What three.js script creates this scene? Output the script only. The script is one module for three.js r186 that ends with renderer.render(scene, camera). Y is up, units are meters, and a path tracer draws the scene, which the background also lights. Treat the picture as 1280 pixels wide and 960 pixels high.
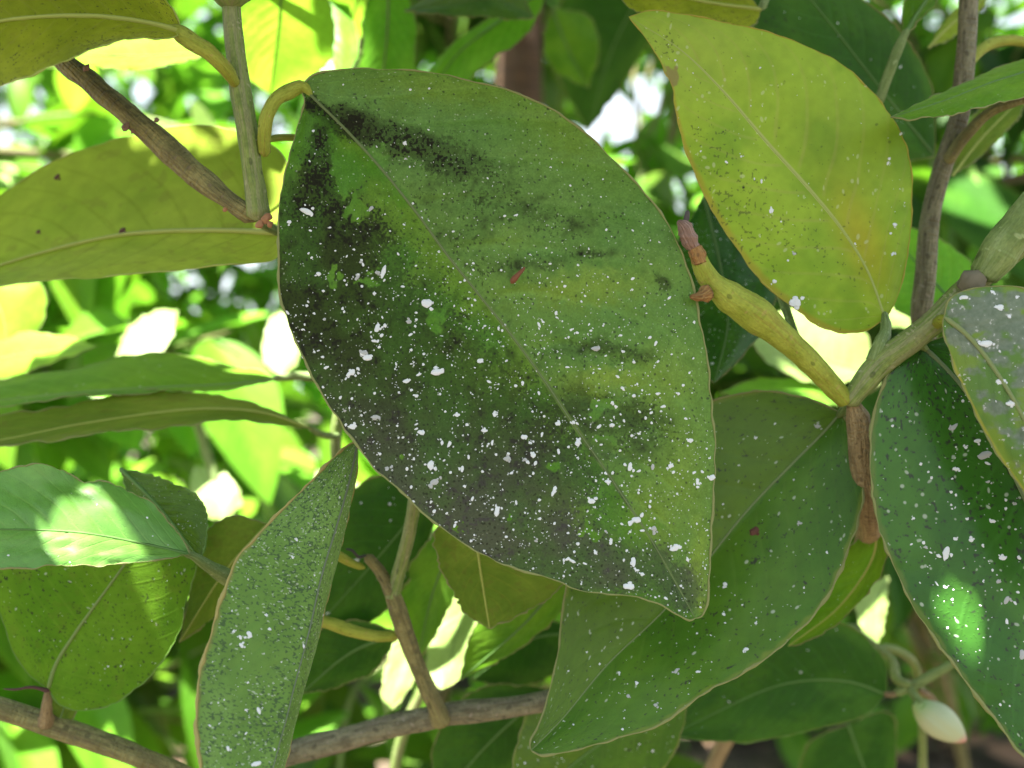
import * as THREE from 'three';
import { mergeGeometries } from 'three/addons/utils/BufferGeometryUtils.js';

// ------------------------------------------------------------------ camera, sky, sun, exposure
const scene = new THREE.Scene();
const FOV = 44, EYE = new THREE.Vector3(0, 0.62, 0);
const camera = new THREE.PerspectiveCamera(FOV, 4 / 3, 0.01, 200);
camera.position.copy(EYE);
camera.lookAt(EYE.x, EYE.y, -1);
camera.focus = 0.152;
camera.userData.fStop = 14;
const renderer = new THREE.WebGLRenderer({ antialias: true });
renderer.setSize(1024, 768);
renderer.shadowMap.enabled = true;
renderer.shadowMap.type = THREE.PCFSoftShadowMap;
renderer.toneMapping = THREE.LinearToneMapping;
renderer.toneMappingExposure = 9.4;

const SUN = new THREE.Vector3(-0.28, 0.88, 0.24).normalize();   // towards the sun
const sun = new THREE.DirectionalLight(new THREE.Color(1, 0.96, 0.89), 5);
sun.target.position.set(0, 0.6, -0.4);
sun.position.copy(sun.target.position).addScaledVector(SUN, 6);
sun.castShadow = true;
Object.assign(sun.shadow.camera, { left: -3, right: 3, top: 3, bottom: -3, near: 0.1, far: 14 });
sun.shadow.mapSize.set(4096, 4096);
scene.add(sun, sun.target);

{ // clear sky, paler towards the horizon
  const W = 256, H = 128, data = new Float32Array(W * H * 4);
  for (let j = 0; j < H; j++) for (let i = 0; i < W; i++) {
    const el = ((j + 0.5) / H - 0.5) * Math.PI, y = Math.max(0, Math.sin(el));
    const k = Math.pow(1 - y, 2.2), o = (j * W + i) * 4;
    data[o] = 0.135 + 0.105 * k; data[o + 1] = 0.162 + 0.094 * k; data[o + 2] = 0.202 + 0.06 * k; data[o + 3] = 1;
  }
  const sky = new THREE.DataTexture(data, W, H, THREE.RGBAFormat, THREE.FloatType);
  sky.mapping = THREE.EquirectangularReflectionMapping;
  sky.magFilter = THREE.LinearFilter;
  sky.needsUpdate = true;
  scene.background = sky;
  scene.environment = sky;
}

// ------------------------------------------------------------------ helpers
let seedState = 12345;
const reseed = (s) => { seedState = s >>> 0; };
const rnd = () => { seedState = (seedState + 0x6d2b79f5) >>> 0; let t = seedState; t = Math.imul(t ^ (t >>> 15), t | 1); t ^= t + Math.imul(t ^ (t >>> 7), t | 61); return ((t ^ (t >>> 14)) >>> 0) / 4294967296; };
const rr = (a, b) => a + (b - a) * rnd();
const clamp = (x, a = 0, b = 1) => Math.min(b, Math.max(a, x));
const sstep = (a, b, x) => { const t = clamp((x - a) / (b - a)); return t * t * (3 - 2 * t); };
const mix = (a, b, t) => a + (b - a) * t;
const mix3 = (a, b, t) => [mix(a[0], b[0], t), mix(a[1], b[1], t), mix(a[2], b[2], t)];
function h2(x, y, s) { let n = Math.imul(x, 374761393) ^ Math.imul(y, 668265263) ^ Math.imul(s, 1442695041); n = Math.imul(n ^ (n >>> 13), 1274126177); return ((n ^ (n >>> 16)) >>> 0) / 4294967296; }
function noise(x, y, s = 0) {
  const ix = Math.floor(x), iy = Math.floor(y); let fx = x - ix, fy = y - iy; fx = fx * fx * (3 - 2 * fx); fy = fy * fy * (3 - 2 * fy);
  return mix(mix(h2(ix, iy, s), h2(ix + 1, iy, s), fx), mix(h2(ix, iy + 1, s), h2(ix + 1, iy + 1, s), fx), fy);
}
function fbm(x, y, s = 0, n = 4) { let a = 0.5, t = 0, w = 0; for (let i = 0; i < n; i++) { t += a * noise(x, y, s + i); w += a; a *= 0.5; x *= 2.03; y *= 2.03; } return t / w; }

const F = 480 / Math.tan(FOV * Math.PI / 360);
// a point of the scene from a place in the photograph (1280 x 960) and a distance along the view in centimetres
const at = (x, y, d) => new THREE.Vector3(EYE.x + (x - 640) / F * d / 100, EYE.y - (y - 480) / F * d / 100, EYE.z - d / 100);
const toPx = (p) => { const d = EYE.z - p.z; return [640 + (p.x - EYE.x) / d * F, 480 - (p.y - EYE.y) / d * F, d]; };

const shadeTargets = [], taken = {};
function numbered(name) { const n = (taken[name] = (taken[name] ?? -1) + 1); return n ? `${name}_${String(n).padStart(3, '0')}` : name; }
function tag(o, label, category, group, kind) {
  if (label) o.userData.label = label; if (category) o.userData.category = category;
  if (group) o.userData.group = group; if (kind) o.userData.kind = kind; return o;
}
function thing(name, pos, label, category, group) {
  const o = new THREE.Group(); o.name = numbered(name); o.position.copy(pos); scene.add(o); o.updateMatrixWorld(true);
  return tag(o, label, category, group);
}
function meshOf(name, geo, mat, parent) {
  const m = new THREE.Mesh(geo, mat); m.name = parent ? name : numbered(name); m.castShadow = m.receiveShadow = true; (parent || scene).add(m); return m;
}
// geometry given in world coordinates -> mesh under a thing or part at its world place
const originOf = (o) => { const v = new THREE.Vector3(); while (o && o !== scene) { v.add(o.position); o = o.parent; } return v; };
function placed(name, geo, mat, parent) { const v = originOf(parent); geo.translate(-v.x, -v.y, -v.z); return meshOf(name, geo, mat, parent); }

function gridGeo(pos, uv, nu, nv) {   // (nu+1) x (nv+1)
  const g = new THREE.BufferGeometry(), idx = [];
  for (let i = 0; i < nu; i++) for (let j = 0; j < nv; j++) { const a = i * (nv + 1) + j, b = a + nv + 1; idx.push(a, b, a + 1, b, b + 1, a + 1); }
  g.setAttribute('position', new THREE.Float32BufferAttribute(pos, 3)); g.setAttribute('uv', new THREE.Float32BufferAttribute(uv, 2));
  g.setIndex(idx); g.computeVertexNormals(); return g;
}
// a tube of changing thickness; rad(t) in metres, lumps roughen it
function tube(pts, rad, { seg = 40, radial = 10, lump = 0, cap = true, seed = 1 } = {}) {
  const curve = new THREE.CatmullRomCurve3(pts, false, 'centripetal'), fr = curve.computeFrenetFrames(seg, false), pos = [], uv = [], len = curve.getLength();
  for (let i = 0; i <= seg; i++) {
    const t = i / seg, p = curve.getPointAt(t), N = fr.normals[i], B = fr.binormals[i], R = rad(t);
    for (let j = 0; j <= radial; j++) {
      const a = j / radial * Math.PI * 2, jj = j % radial;
      let r = R * (1 + lump * (noise(i * 0.35 + seed * 7, jj * 0.8, seed) - 0.5) * 2 + lump * 0.6 * (noise(i * 1.1, jj * 1.7 + seed, seed + 9) - 0.5));
      if (cap && (i === 0 || i === seg)) r *= 0.35;
      pos.push(p.x + (N.x * Math.cos(a) + B.x * Math.sin(a)) * r, p.y + (N.y * Math.cos(a) + B.y * Math.sin(a)) * r, p.z + (N.z * Math.cos(a) + B.z * Math.sin(a)) * r);
      uv.push(j / radial, t * len / 0.02);
    }
  }
  return gridGeo(pos, uv, seg, radial);
}
const lerpList = (list) => (t) => { const k = t * (list.length - 1), i = Math.min(list.length - 2, Math.floor(k)), f = k - i, s = f * f * (3 - 2 * f); return mix(list[i], list[i + 1], s); };
// stem drawn by photo points [x, y, d] and its widths in photo pixels
function stem(name, pts, widths, mat, parent, opts = {}) {
  const P = pts.map((q) => at(...q)), dm = pts.reduce((s, q) => s + q[2], 0) / pts.length, k = dm / 100 / F / 2, f = lerpList(widths.map((w) => w * k));
  if (dm < 16.5) for (let i = 0; i <= 12; i++) shadeTargets.push(new THREE.CatmullRomCurve3(P).getPoint(i / 12));
  return placed(name, tube(P, f, { seg: opts.seg ?? 44, radial: opts.radial ?? 12, lump: opts.lump ?? 0.06, seed: opts.seed ?? 3 }), mat, parent);
}

// ------------------------------------------------------------------ textures and materials
function canvasTex(w, h, fn, srgb = true) {
  const data = new Uint8Array(w * h * 4);
  for (let j = 0; j < h; j++) for (let i = 0; i < w; i++) {
    const c = fn((i + 0.5) / w, (j + 0.5) / h), o = (j * w + i) * 4;
    for (let k = 0; k < 3; k++) { const l = clamp(c[k]); data[o + k] = Math.round(255 * (srgb ? (l <= 0.0031308 ? 12.92 * l : 1.055 * Math.pow(l, 1 / 2.4) - 0.055) : l)); }
    data[o + 3] = 255;
  }
  const t = new THREE.DataTexture(data, w, h, THREE.RGBAFormat); t.magFilter = THREE.LinearFilter; t.minFilter = THREE.LinearMipmapLinearFilter;
  if (srgb) t.colorSpace = THREE.SRGBColorSpace; t.needsUpdate = true; return t;
}
// side veins of a leaf: 1 on a vein, 0 between, for u along and v in -1..1 across
function veins(u, v, n = 11, s = 0) {
  const a = Math.abs(v), side = v < 0 ? 17 : 0, w = u - 0.22 * a - 0.06 * a * a + 0.012 * (noise(u * 9, a * 5, side + s) - 0.5), k = w * n + (side ? 0.37 : 0);
  const d = Math.abs(k - Math.floor(k) - 0.5) * 2;                 // 1 in the middle between
  return sstep(0.80, 0.98, d) * (1 - 0.6 * a) * sstep(0.02, 0.1, a);
}
// relief shared by all leaf blades: sunken side veins, net of small veins, oil-gland pits
const leafBump = canvasTex(1024, 512, (u, y) => {
  const v = y * 2 - 1; let h = 0.6 - 0.28 * veins(u, v) + 0.14 * fbm(u * 60, y * 30, 3, 2) + 0.12 * (fbm(u * 14, y * 8, 8, 2) - 0.5);
  const p = noise(u * 260, y * 130, 5); if (p > 0.78) h -= 0.12; h -= 0.2 * Math.exp(-Math.pow(v / 0.035, 2));
  return [h, h, h];
}, false);
leafBump.colorSpace = THREE.NoColorSpace;

function leafMat(map, { trans = 0.32, coat = 0.4, coatRough = 0.34, bump = 0.00022, color } = {}) {
  const m = new THREE.MeshPhysicalMaterial({ map, roughness: 1, transmission: trans, thickness: 0, clearcoat: coat, clearcoatRoughness: coatRough, bumpMap: leafBump, bumpScale: bump, side: THREE.DoubleSide, specularIntensity: 0.12 });
  if (color) m.color.setRGB(...color); return m;
}
const plain = (r, g, b, rough = 0.8, extra = {}) => new THREE.MeshPhysicalMaterial({ color: new THREE.Color().setRGB(r, g, b), roughness: rough, ...extra });

// general leaf colour: base, second tone, vein tone; mould = share of sooty grains; yellow = share of yellow blotches
// scattered dots of size r in cells of size 1: how strongly (x, y) lies on one
function dots(x, y, density, r, s) {
  const ix = Math.floor(x), iy = Math.floor(y); let m = 0;
  for (let a = -1; a < 2; a++) for (let b = -1; b < 2; b++) {
    const cx = ix + a, cy = iy + b; if (h2(cx, cy, s) > density) continue; const q = r * (0.35 + 0.9 * h2(cx, cy, s + 3) ** 2), dx = x - cx - h2(cx, cy, s + 1), dy = y - cy - h2(cx, cy, s + 2), k = 0.6 + 0.8 * h2(cx, cy, s + 4), an = h2(cx, cy, s + 5) * 6.3, ca = Math.cos(an), sa = Math.sin(an);
    m = Math.max(m, sstep(1.15, 0.65, Math.hypot((dx * ca + dy * sa) / k, (dy * ca - dx * sa) * k) / q));
  }
  return m;
}
function leafPaint(o) {
  const s = o.seed ?? 1, base = o.base, tone = o.tone ?? base.map((c) => c * 1.35), vein = o.vein ?? base.map((c) => c * 1.5 + 0.01), soot = o.soot ?? [0.02, 0.022, 0.017];
  return (u, y) => {
    const v = y * 2 - 1, n = fbm(u * 5, y * 3.2, s, 4), f = fbm(u * 38, y * 22, s + 20, 3);
    let c = mix3(base, tone, sstep(0.3, 0.72, n));
    if (o.half && v < 0) c = mix3(c, o.half, 0.6);
    c = mix3(c, vein, (o.veins ?? 0.35) * veins(u, v, 11, s));
    if (o.yellow) c = mix3(c, o.yellowTone ?? [0.2, 0.22, 0.03], o.yellow * sstep(0.5, 0.75, fbm(u * 4 + 7, y * 3, s + 40, 3)));
    c = c.map((q) => q * (0.86 + 0.28 * f));
    if (o.mould) { const g = fbm(u * (o.gx ?? 130), y * (o.gy ?? 76), s + 60, 3), m = o.mould * (0.35 + 1.3 * fbm(u * 7, y * 4.5, s + 70, 3) - 0.15) * (o.mouldAt ? o.mouldAt(u, v) : 1); c = mix3(c, soot, 0.85 * sstep(-0.06, 0.06, m * 0.75 + 0.16 - g)); }
    if (o.dust) { c = mix3(c, [0.4, 0.46, 0.38], 0.6 * dots(u * (o.gx ?? 130) * 0.8, y * (o.gy ?? 76) * 0.8, 0.16 * o.dust * (0.4 + 1.2 * noise(u * 9, y * 6, s + 82)), 0.42, s + 80)); }
    if (o.brown) { const g = fbm(u * 26, y * 15, s + 90, 3); c = mix3(c, [0.12, 0.07, 0.025], o.brown * sstep(0.66, 0.72, g)); }
    if (o.rim) c = mix3(c, o.rim, 0.7 * sstep(0.965, 1.0, Math.abs(v) + 0.03 * noise(u * 60, 1, s)));
    return c;
  };
}
const T = {
  olive: canvasTex(640, 384, leafPaint({ seed: 3, base: [0.2, 0.295, 0.022], tone: [0.245, 0.335, 0.03], vein: [0.14, 0.19, 0.008], veins: 0.35, brown: 0.18 })),
  oliveSoot: canvasTex(768, 448, leafPaint({ seed: 5, base: [0.165, 0.215, 0.008], tone: [0.225, 0.275, 0.014], vein: [0.22, 0.25, 0.03], mould: 0.2, brown: 0.12, mouldAt: (u, v) => 0.3 + 0.9 * sstep(0.1, 0.8, Math.abs(v)) })),
  oliveBrown: canvasTex(512, 256, leafPaint({ seed: 8, base: [0.1, 0.17, 0.016], tone: [0.145, 0.215, 0.024], vein: [0.19, 0.23, 0.025], brown: 0.2 })),
  dark: canvasTex(768, 448, leafPaint({ seed: 11, base: [0.04, 0.115, 0.006], tone: [0.065, 0.15, 0.009], half: [0.08, 0.145, 0.006], vein: [0.08, 0.16, 0.018], veins: 0.25, mould: 0.1, dust: 0.2, rim: [0.13, 0.18, 0.02] })),  // half: lighter side of the fold, its lighting put into the colour
  darkSoot: canvasTex(768, 448, leafPaint({ seed: 14, base: [0.024, 0.095, 0.008], tone: [0.042, 0.13, 0.012], mould: 0.2, dust: 0.4, rim: [0.09, 0.14, 0.02] })),
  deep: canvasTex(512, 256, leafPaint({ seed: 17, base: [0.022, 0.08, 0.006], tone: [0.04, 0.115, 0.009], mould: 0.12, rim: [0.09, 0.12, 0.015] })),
  mid: canvasTex(512, 256, leafPaint({ seed: 20, base: [0.065, 0.18, 0.008], tone: [0.105, 0.235, 0.011], vein: [0.14, 0.27, 0.03] })),
  fresh: canvasTex(512, 256, leafPaint({ seed: 37, base: [0.095, 0.235, 0.008], tone: [0.13, 0.28, 0.011], vein: [0.16, 0.3, 0.03], dust: 0.1 })),
  freshSoot: canvasTex(640, 384, leafPaint({ seed: 47, base: [0.07, 0.18, 0.007], tone: [0.095, 0.21, 0.01], vein: [0.12, 0.23, 0.02], mould: 0.14, dust: 0.15, brown: 0.1 })),
  gloss: canvasTex(640, 320, leafPaint({ seed: 39, base: [0.085, 0.23, 0.028], tone: [0.115, 0.27, 0.034], vein: [0.16, 0.3, 0.05] })),
  pale: canvasTex(256, 128, leafPaint({ seed: 43, base: [0.24, 0.38, 0.085], tone: [0.28, 0.42, 0.11], vein: [0.22, 0.38, 0.07] })),  // pale enough to clip white: sun glare put into the leaf colour
  bright: canvasTex(512, 256, leafPaint({ seed: 23, base: [0.105, 0.31, 0.014], tone: [0.15, 0.37, 0.02], vein: [0.24, 0.43, 0.04] })),
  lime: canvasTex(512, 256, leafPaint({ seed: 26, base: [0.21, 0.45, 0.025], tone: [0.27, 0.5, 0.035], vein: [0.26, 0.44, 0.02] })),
  narrow: canvasTex(1024, 512, leafPaint({ seed: 31, base: [0.095, 0.19, 0.035], tone: [0.13, 0.24, 0.055], vein: [0.1, 0.18, 0.04], veins: 0.15, gx: 260, gy: 64, mould: 0.3, dust: 0.9, soot: [0.04, 0.075, 0.03], rim: [0.16, 0.19, 0.05] })),
};
const M = {
  olive: leafMat(T.olive, { trans: 0.4, coat: 0.1, coatRough: 0.5 }),
  oliveSoot: leafMat(T.oliveSoot, { trans: 0.35, coat: 0.1, coatRough: 0.5 }),
  oliveBrown: leafMat(T.oliveBrown, { trans: 0.4, coat: 0.08, coatRough: 0.5 }),
  dark: leafMat(T.dark, { trans: 0.25, coat: 0.42, coatRough: 0.36, bump: 0.0003 }),
  darkSoot: leafMat(T.darkSoot, { trans: 0.2, coat: 0.45, coatRough: 0.26, bump: 0.00026 }),
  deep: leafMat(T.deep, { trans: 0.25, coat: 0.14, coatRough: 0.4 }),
  mid: leafMat(T.mid, { trans: 0.4, coat: 0.25, coatRough: 0.32 }),
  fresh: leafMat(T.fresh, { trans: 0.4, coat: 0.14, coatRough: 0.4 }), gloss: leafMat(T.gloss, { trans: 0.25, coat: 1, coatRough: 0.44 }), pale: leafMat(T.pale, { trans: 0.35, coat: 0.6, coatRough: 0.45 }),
  freshSoot: leafMat(T.freshSoot, { trans: 0.32, coat: 0.14, coatRough: 0.4, bump: 0.00012 }),
  bright: leafMat(T.bright, { trans: 0.45, coat: 0.3, coatRough: 0.34 }),
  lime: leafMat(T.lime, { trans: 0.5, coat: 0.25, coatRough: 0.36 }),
  narrow: leafMat(T.narrow, { trans: 0.22, coat: 0.2, coatRough: 0.45 }),
  marginPale: plain(0.15, 0.17, 0.05, 0.8), marginGreen: plain(0.08, 0.17, 0.02, 0.7), marginOrange: plain(0.24, 0.22, 0.02, 0.8),
  ribPale: plain(0.11, 0.18, 0.04, 0.7), ribOlive: plain(0.23, 0.28, 0.05, 0.75), ribGreen: plain(0.06, 0.14, 0.02, 0.7),
  wax: plain(0.5, 0.54, 0.53, 0.95), waxGrey: plain(0.3, 0.32, 0.3, 0.95), crust: plain(0.07, 0.025, 0.012, 0.8),
};
function barkTex(a, b, c, s, streak = 1) {
  const t = canvasTex(256, 512, (u, y) => {
    const th = u * Math.PI * 2, cx = Math.cos(th) * 2.4 + 9, cy = Math.sin(th) * 2.4 + 9;
    const n = 0.5 * (fbm(cx * 1.6 + 3, y * 7, s, 4) + fbm(cy * 1.6 + 30, y * 7, s + 3, 4)), l = 0.5 * (fbm(cx * 4, y * 3, s + 5, 3) + fbm(cy * 4 + 50, y * 3, s + 6, 3)), g = 0.5 * (noise(cx * 16, y * 60, s + 8) + noise(cy * 16, y * 60, s + 9));
    let q = mix3(a, b, sstep(0.38, 0.62, n)); q = mix3(q, c, streak * sstep(0.52, 0.62, l)); q = mix3(q, c.map((k) => k * 1.3 + 0.03), 0.5 * dots(u * 9, y * 22, 0.14, 0.34, s + 30)); q = mix3(q, a.map((k) => k * 0.35), 0.6 * dots(u * 7, y * 9, 0.16, 0.3, s + 40)); return q.map((k) => k * (0.75 + 0.5 * g));
  });
  t.wrapS = THREE.RepeatWrapping; t.wrapT = THREE.MirroredRepeatWrapping; return t;
}
const barkBump = canvasTex(256, 512, (u, y) => { const th = u * Math.PI * 2, x = Math.cos(th) * 5 + 20, z = Math.sin(th) * 5 + 20; const h = 0.5 * fbm(x * 2 + z, y * 8 + z, 4, 3) + 0.5 * fbm(x + 3, y * 50, 9, 2); return [h, h, h]; }, false);
barkBump.wrapS = barkBump.wrapT = THREE.RepeatWrapping;
const bark = (a, b, c, s, streak, bump = 0.0007) => new THREE.MeshPhysicalMaterial({ map: barkTex(a, b, c, s, streak), roughness: 0.75, bumpMap: barkBump, bumpScale: bump, specularIntensity: 0.6 });
const B = {
  brown: bark([0.11, 0.105, 0.035], [0.18, 0.17, 0.06], [0.08, 0.06, 0.03], 2, 0.5),
  green: bark([0.095, 0.145, 0.03], [0.14, 0.195, 0.045], [0.2, 0.2, 0.11], 5, 0.5, 0.00022),
  fresh: bark([0.1, 0.155, 0.04], [0.14, 0.2, 0.06], [0.18, 0.24, 0.1], 7, 0.4, 0.00022),
  yellow: bark([0.17, 0.215, 0.018], [0.215, 0.26, 0.03], [0.17, 0.13, 0.02], 9, 0.4, 0.00022),
  pink: bark([0.16, 0.12, 0.055], [0.23, 0.18, 0.085], [0.11, 0.08, 0.03], 12, 0.5),
  orange: bark([0.21, 0.115, 0.035], [0.27, 0.165, 0.05], [0.2, 0.09, 0.03], 15, 0.5),
  dead: bark([0.19, 0.12, 0.085], [0.28, 0.19, 0.15], [0.1, 0.06, 0.04], 18, 0.6),
  grey: bark([0.09, 0.085, 0.045], [0.15, 0.145, 0.08], [0.16, 0.14, 0.1], 21, 0.5),
  trunk: bark([0.055, 0.03, 0.014], [0.1, 0.055, 0.027], [0.04, 0.03, 0.018], 24, 0.6),
};

// ------------------------------------------------------------------ a leaf of the near twigs
// M: midrib base -> tip, E1 / E2: the two edges, as photo points; depth d = [base, tip, sag, edge 1, edge 2] in cm
const spline2 = (pts) => new THREE.CatmullRomCurve3(pts.map((p) => new THREE.Vector3(p[0], p[1], 0)), false, 'centripetal');
const infos = new Map();
function leaf(parent, o) {
  const nu = o.nu ?? 56, half = o.half ?? 12, nv = half * 2, cm = spline2(o.M), c1 = spline2(o.E1), c2 = spline2(o.E2);
  const [d0, d1, sag = 0, e1 = 0, e2 = 0] = o.d, s = o.seed ?? Math.round(o.M[0][0] * 7 + o.M[0][1]);
  const A = cm.getSpacedPoints(nu), L1 = c1.getSpacedPoints(nu), L2 = c2.getSpacedPoints(nu);
  const depth = (t) => mix(d0, d1, t) + sag * Math.sin(Math.PI * t), open = (t) => Math.pow(Math.sin(Math.PI * clamp(t, 0.0001, 0.9999)), 0.7);
  const P = [], px = [], uv = [];
  for (let i = 0; i <= nu; i++) {
    const t = i / nu, dm = depth(t);
    for (let j = 0; j <= nv; j++) {
      const v = (j - half) / half, a = Math.abs(v), E = v < 0 ? L1[i] : L2[i], de = dm + (v < 0 ? e1 : e2) * open(t);
      const jag = a === 1 ? (noise(t * 60, v < 0 ? 1 : 5, s) - 0.5) * (o.jag ?? 2.2) + (noise(t * 19, v < 0 ? 2 : 6, s + 4) - 0.5) * (o.jag ?? 2.2) * 1.4 : 0;
      let x = mix(A[i].x, E.x, a), y = mix(A[i].y, E.y, a); if (jag && i > 0 && i < nu) { const l = Math.hypot(E.x - A[i].x, E.y - A[i].y) || 1; x += (E.x - A[i].x) / l * jag; y += (E.y - A[i].y) / l * jag; }
      px.push(x, y); P.push(at(x, y, mix(dm, de, a))); uv.push(t, (v + 1) / 2);
    }
  }
  const N = (i, j) => {
    const k = (a, b) => P[clamp(a, 0, nu) * (nv + 1) + clamp(b, 0, nv)];
    const n = k(i + 1, j).clone().sub(k(i - 1, j)).cross(k(i, j + 1).clone().sub(k(i, j - 1)));
    if (n.lengthSq() < 1e-18) n.set(0, 0, 1); n.normalize(); const c = P[i * (nv + 1) + j]; if (n.dot(EYE.clone().sub(c)) < 0) n.negate(); return n;
  };
  // smooth normals per station, so that displaced halves keep together
  const nrm = []; for (let i = 0; i <= nu; i++) for (let j = 0; j <= nv; j++) nrm.push(N(clamp(i, 1, nu - 1), clamp(j, 1, nv - 1)));
  const pos = [];
  const bulge = o.bulge ?? 0.035, wav = o.wave ?? 0.0006, rip = o.ripple ?? 0.00025;
  for (let i = 0; i <= nu; i++) {
    const mid = P[i * (nv + 1) + half];
    for (let j = 0; j <= nv; j++) {
      const k = i * (nv + 1) + j, t = i / nu, v = (j - half) / half, a = Math.abs(v), E = P[i * (nv + 1) + (v < 0 ? 0 : nv)], w = E.distanceTo(mid), g = Math.sin(Math.PI * t);
      let h = bulge * w * Math.sin(Math.PI * Math.pow(a, 0.9)) * (o.under ? -1 : 1);
      h += wav * a * g * 2 * (fbm(t * 5, v * 2 + 4, s + 3, 2) - 0.5) + wav * 1.2 * a * a * g * (fbm(t * 12, v < 0 ? 3 : 8, s + 13, 2) - 0.5);
      h -= rip * g * veins(t, v, 11, s) * (o.under ? -1 : 1);
      const q = P[k].clone().addScaledVector(nrm[k], h); pos.push(q.x, q.y, q.z);
    }
  }
  const geo = gridGeo(pos, uv, nu, nv), m = placed('leaf', geo, o.mat, parent); if (o.label) m.userData.label = o.label;
  const V = (i, j) => new THREE.Vector3(pos[(i * (nv + 1) + j) * 3], pos[(i * (nv + 1) + j) * 3 + 1], pos[(i * (nv + 1) + j) * 3 + 2]);
  m.userData = { ...m.userData };
  const info = { V, nrm, nu, nv, half, px, mesh: m }; if (o.label) infos.set(o.label, info);
  // thickness of the blade shows at its rim
  const rim = [], st = 1; for (const j of [0, nv]) { const pts = []; for (let i = 0; i <= nu; i += st) pts.push(V(i, j)); rim.push(tube(pts, (t) => (o.rimR ?? 0.00011) * (0.3 + 1.3 * noise(t * 34, j, s + 6)), { seg: nu * 2, radial: 5, lump: 0.6, seed: s + j })); }
  placed('leaf_margin', mergeGeometries(rim), o.rimMat ?? M.marginPale, m);
  if (o.rib !== 0) { const pts = []; for (let i = 0; i <= nu; i++) { const q = V(i, half).addScaledVector(nrm[i * (nv + 1) + half], o.ribUp ?? 0); pts.push(q); } const r0 = o.rib ?? 0.0004; placed('midrib', tube(pts, (t) => mix(r0, r0 * 0.3, t), { seg: nu, radial: 6, lump: 0.12 }), o.ribMat ?? M.ribPale, m); }
  if (o.petiole) { const r = o.petioleW ?? [14, 12, 14]; stem('petiole', o.petiole, r, o.petioleMat ?? B.fresh, m, { seg: 24, radial: 9, lump: 0.08 }); }
  if (o.specks) specks(info, o.specks, s);
  if (o.shade !== false) for (let i = 2; i < nu; i += 3) for (let j = 0; j <= nv; j += 3) shadeTargets.push(V(i, j));
  return info;
}
// place on a leaf nearest to a photo point
function find(info, x, y) { let best = 1e9, bi = 0, bj = 0; for (let i = 0; i <= info.nu; i++) for (let j = 0; j <= info.nv; j++) { const k = (i * (info.nv + 1) + j) * 2, d = (info.px[k] - x) ** 2 + (info.px[k + 1] - y) ** 2; if (d < best) { best = d; bi = i; bj = j; } } return [bi, bj]; }
function surf(info, x, y) {   // photo point -> point and normal on the blade (interpolated along and across)
  const [i, j] = find(info, x, y), W = info.nv + 1, k = (a, b) => (a * W + b) * 2, i2 = Math.min(info.nu - 1, Math.max(1, i)), j2 = Math.min(info.nv - 1, Math.max(1, j));
  const p = info.V(i2, j2), X = info.px[k(i2, j2)], Y = info.px[k(i2, j2) + 1];
  const ax = (info.px[k(i2 + 1, j2)] - info.px[k(i2 - 1, j2)]) / 2, ay = (info.px[k(i2 + 1, j2) + 1] - info.px[k(i2 - 1, j2) + 1]) / 2;
  const bx = (info.px[k(i2, j2 + 1)] - info.px[k(i2, j2 - 1)]) / 2, by = (info.px[k(i2, j2 + 1) + 1] - info.px[k(i2, j2 - 1) + 1]) / 2;
  const D = ax * by - ay * bx || 1e-6, dx = x - X, dy = y - Y, al = clamp((dx * by - dy * bx) / D, -1, 1), be = clamp((ax * dy - ay * dx) / D, -1, 1);
  p.addScaledVector(info.V(i2 + 1, j2).sub(info.V(i2 - 1, j2)).multiplyScalar(0.5), al).addScaledVector(info.V(i2, j2 + 1).sub(info.V(i2, j2 - 1)).multiplyScalar(0.5), be);
  return { p, n: info.nrm[i2 * W + j2] };
}
const iso0 = new THREE.IcosahedronGeometry(1, 1);
function lump(p, n, r, long, flat, turn) {   // a crusty bit lying on a surface
  const g = iso0.clone(), q = new THREE.Quaternion().setFromUnitVectors(new THREE.Vector3(0, 0, 1), n).multiply(new THREE.Quaternion().setFromAxisAngle(new THREE.Vector3(0, 0, 1), turn)), a = g.attributes.position, sd = Math.floor(rnd() * 1e6), v = new THREE.Vector3();
  for (let i = 0; i < a.count; i++) { v.fromBufferAttribute(a, i); const k = 0.65 + 0.7 * noise(v.x * 1.8 + 9, v.y * 1.8 + v.z * 1.3 + 9, sd); v.multiplyScalar(k); v.set(v.x * r * long, v.y * r, v.z * r * flat).applyQuaternion(q).add(p); a.setXYZ(i, v.x, v.y, v.z); }
  g.deleteAttribute('uv'); g.computeVertexNormals(); return g;
}
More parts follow.
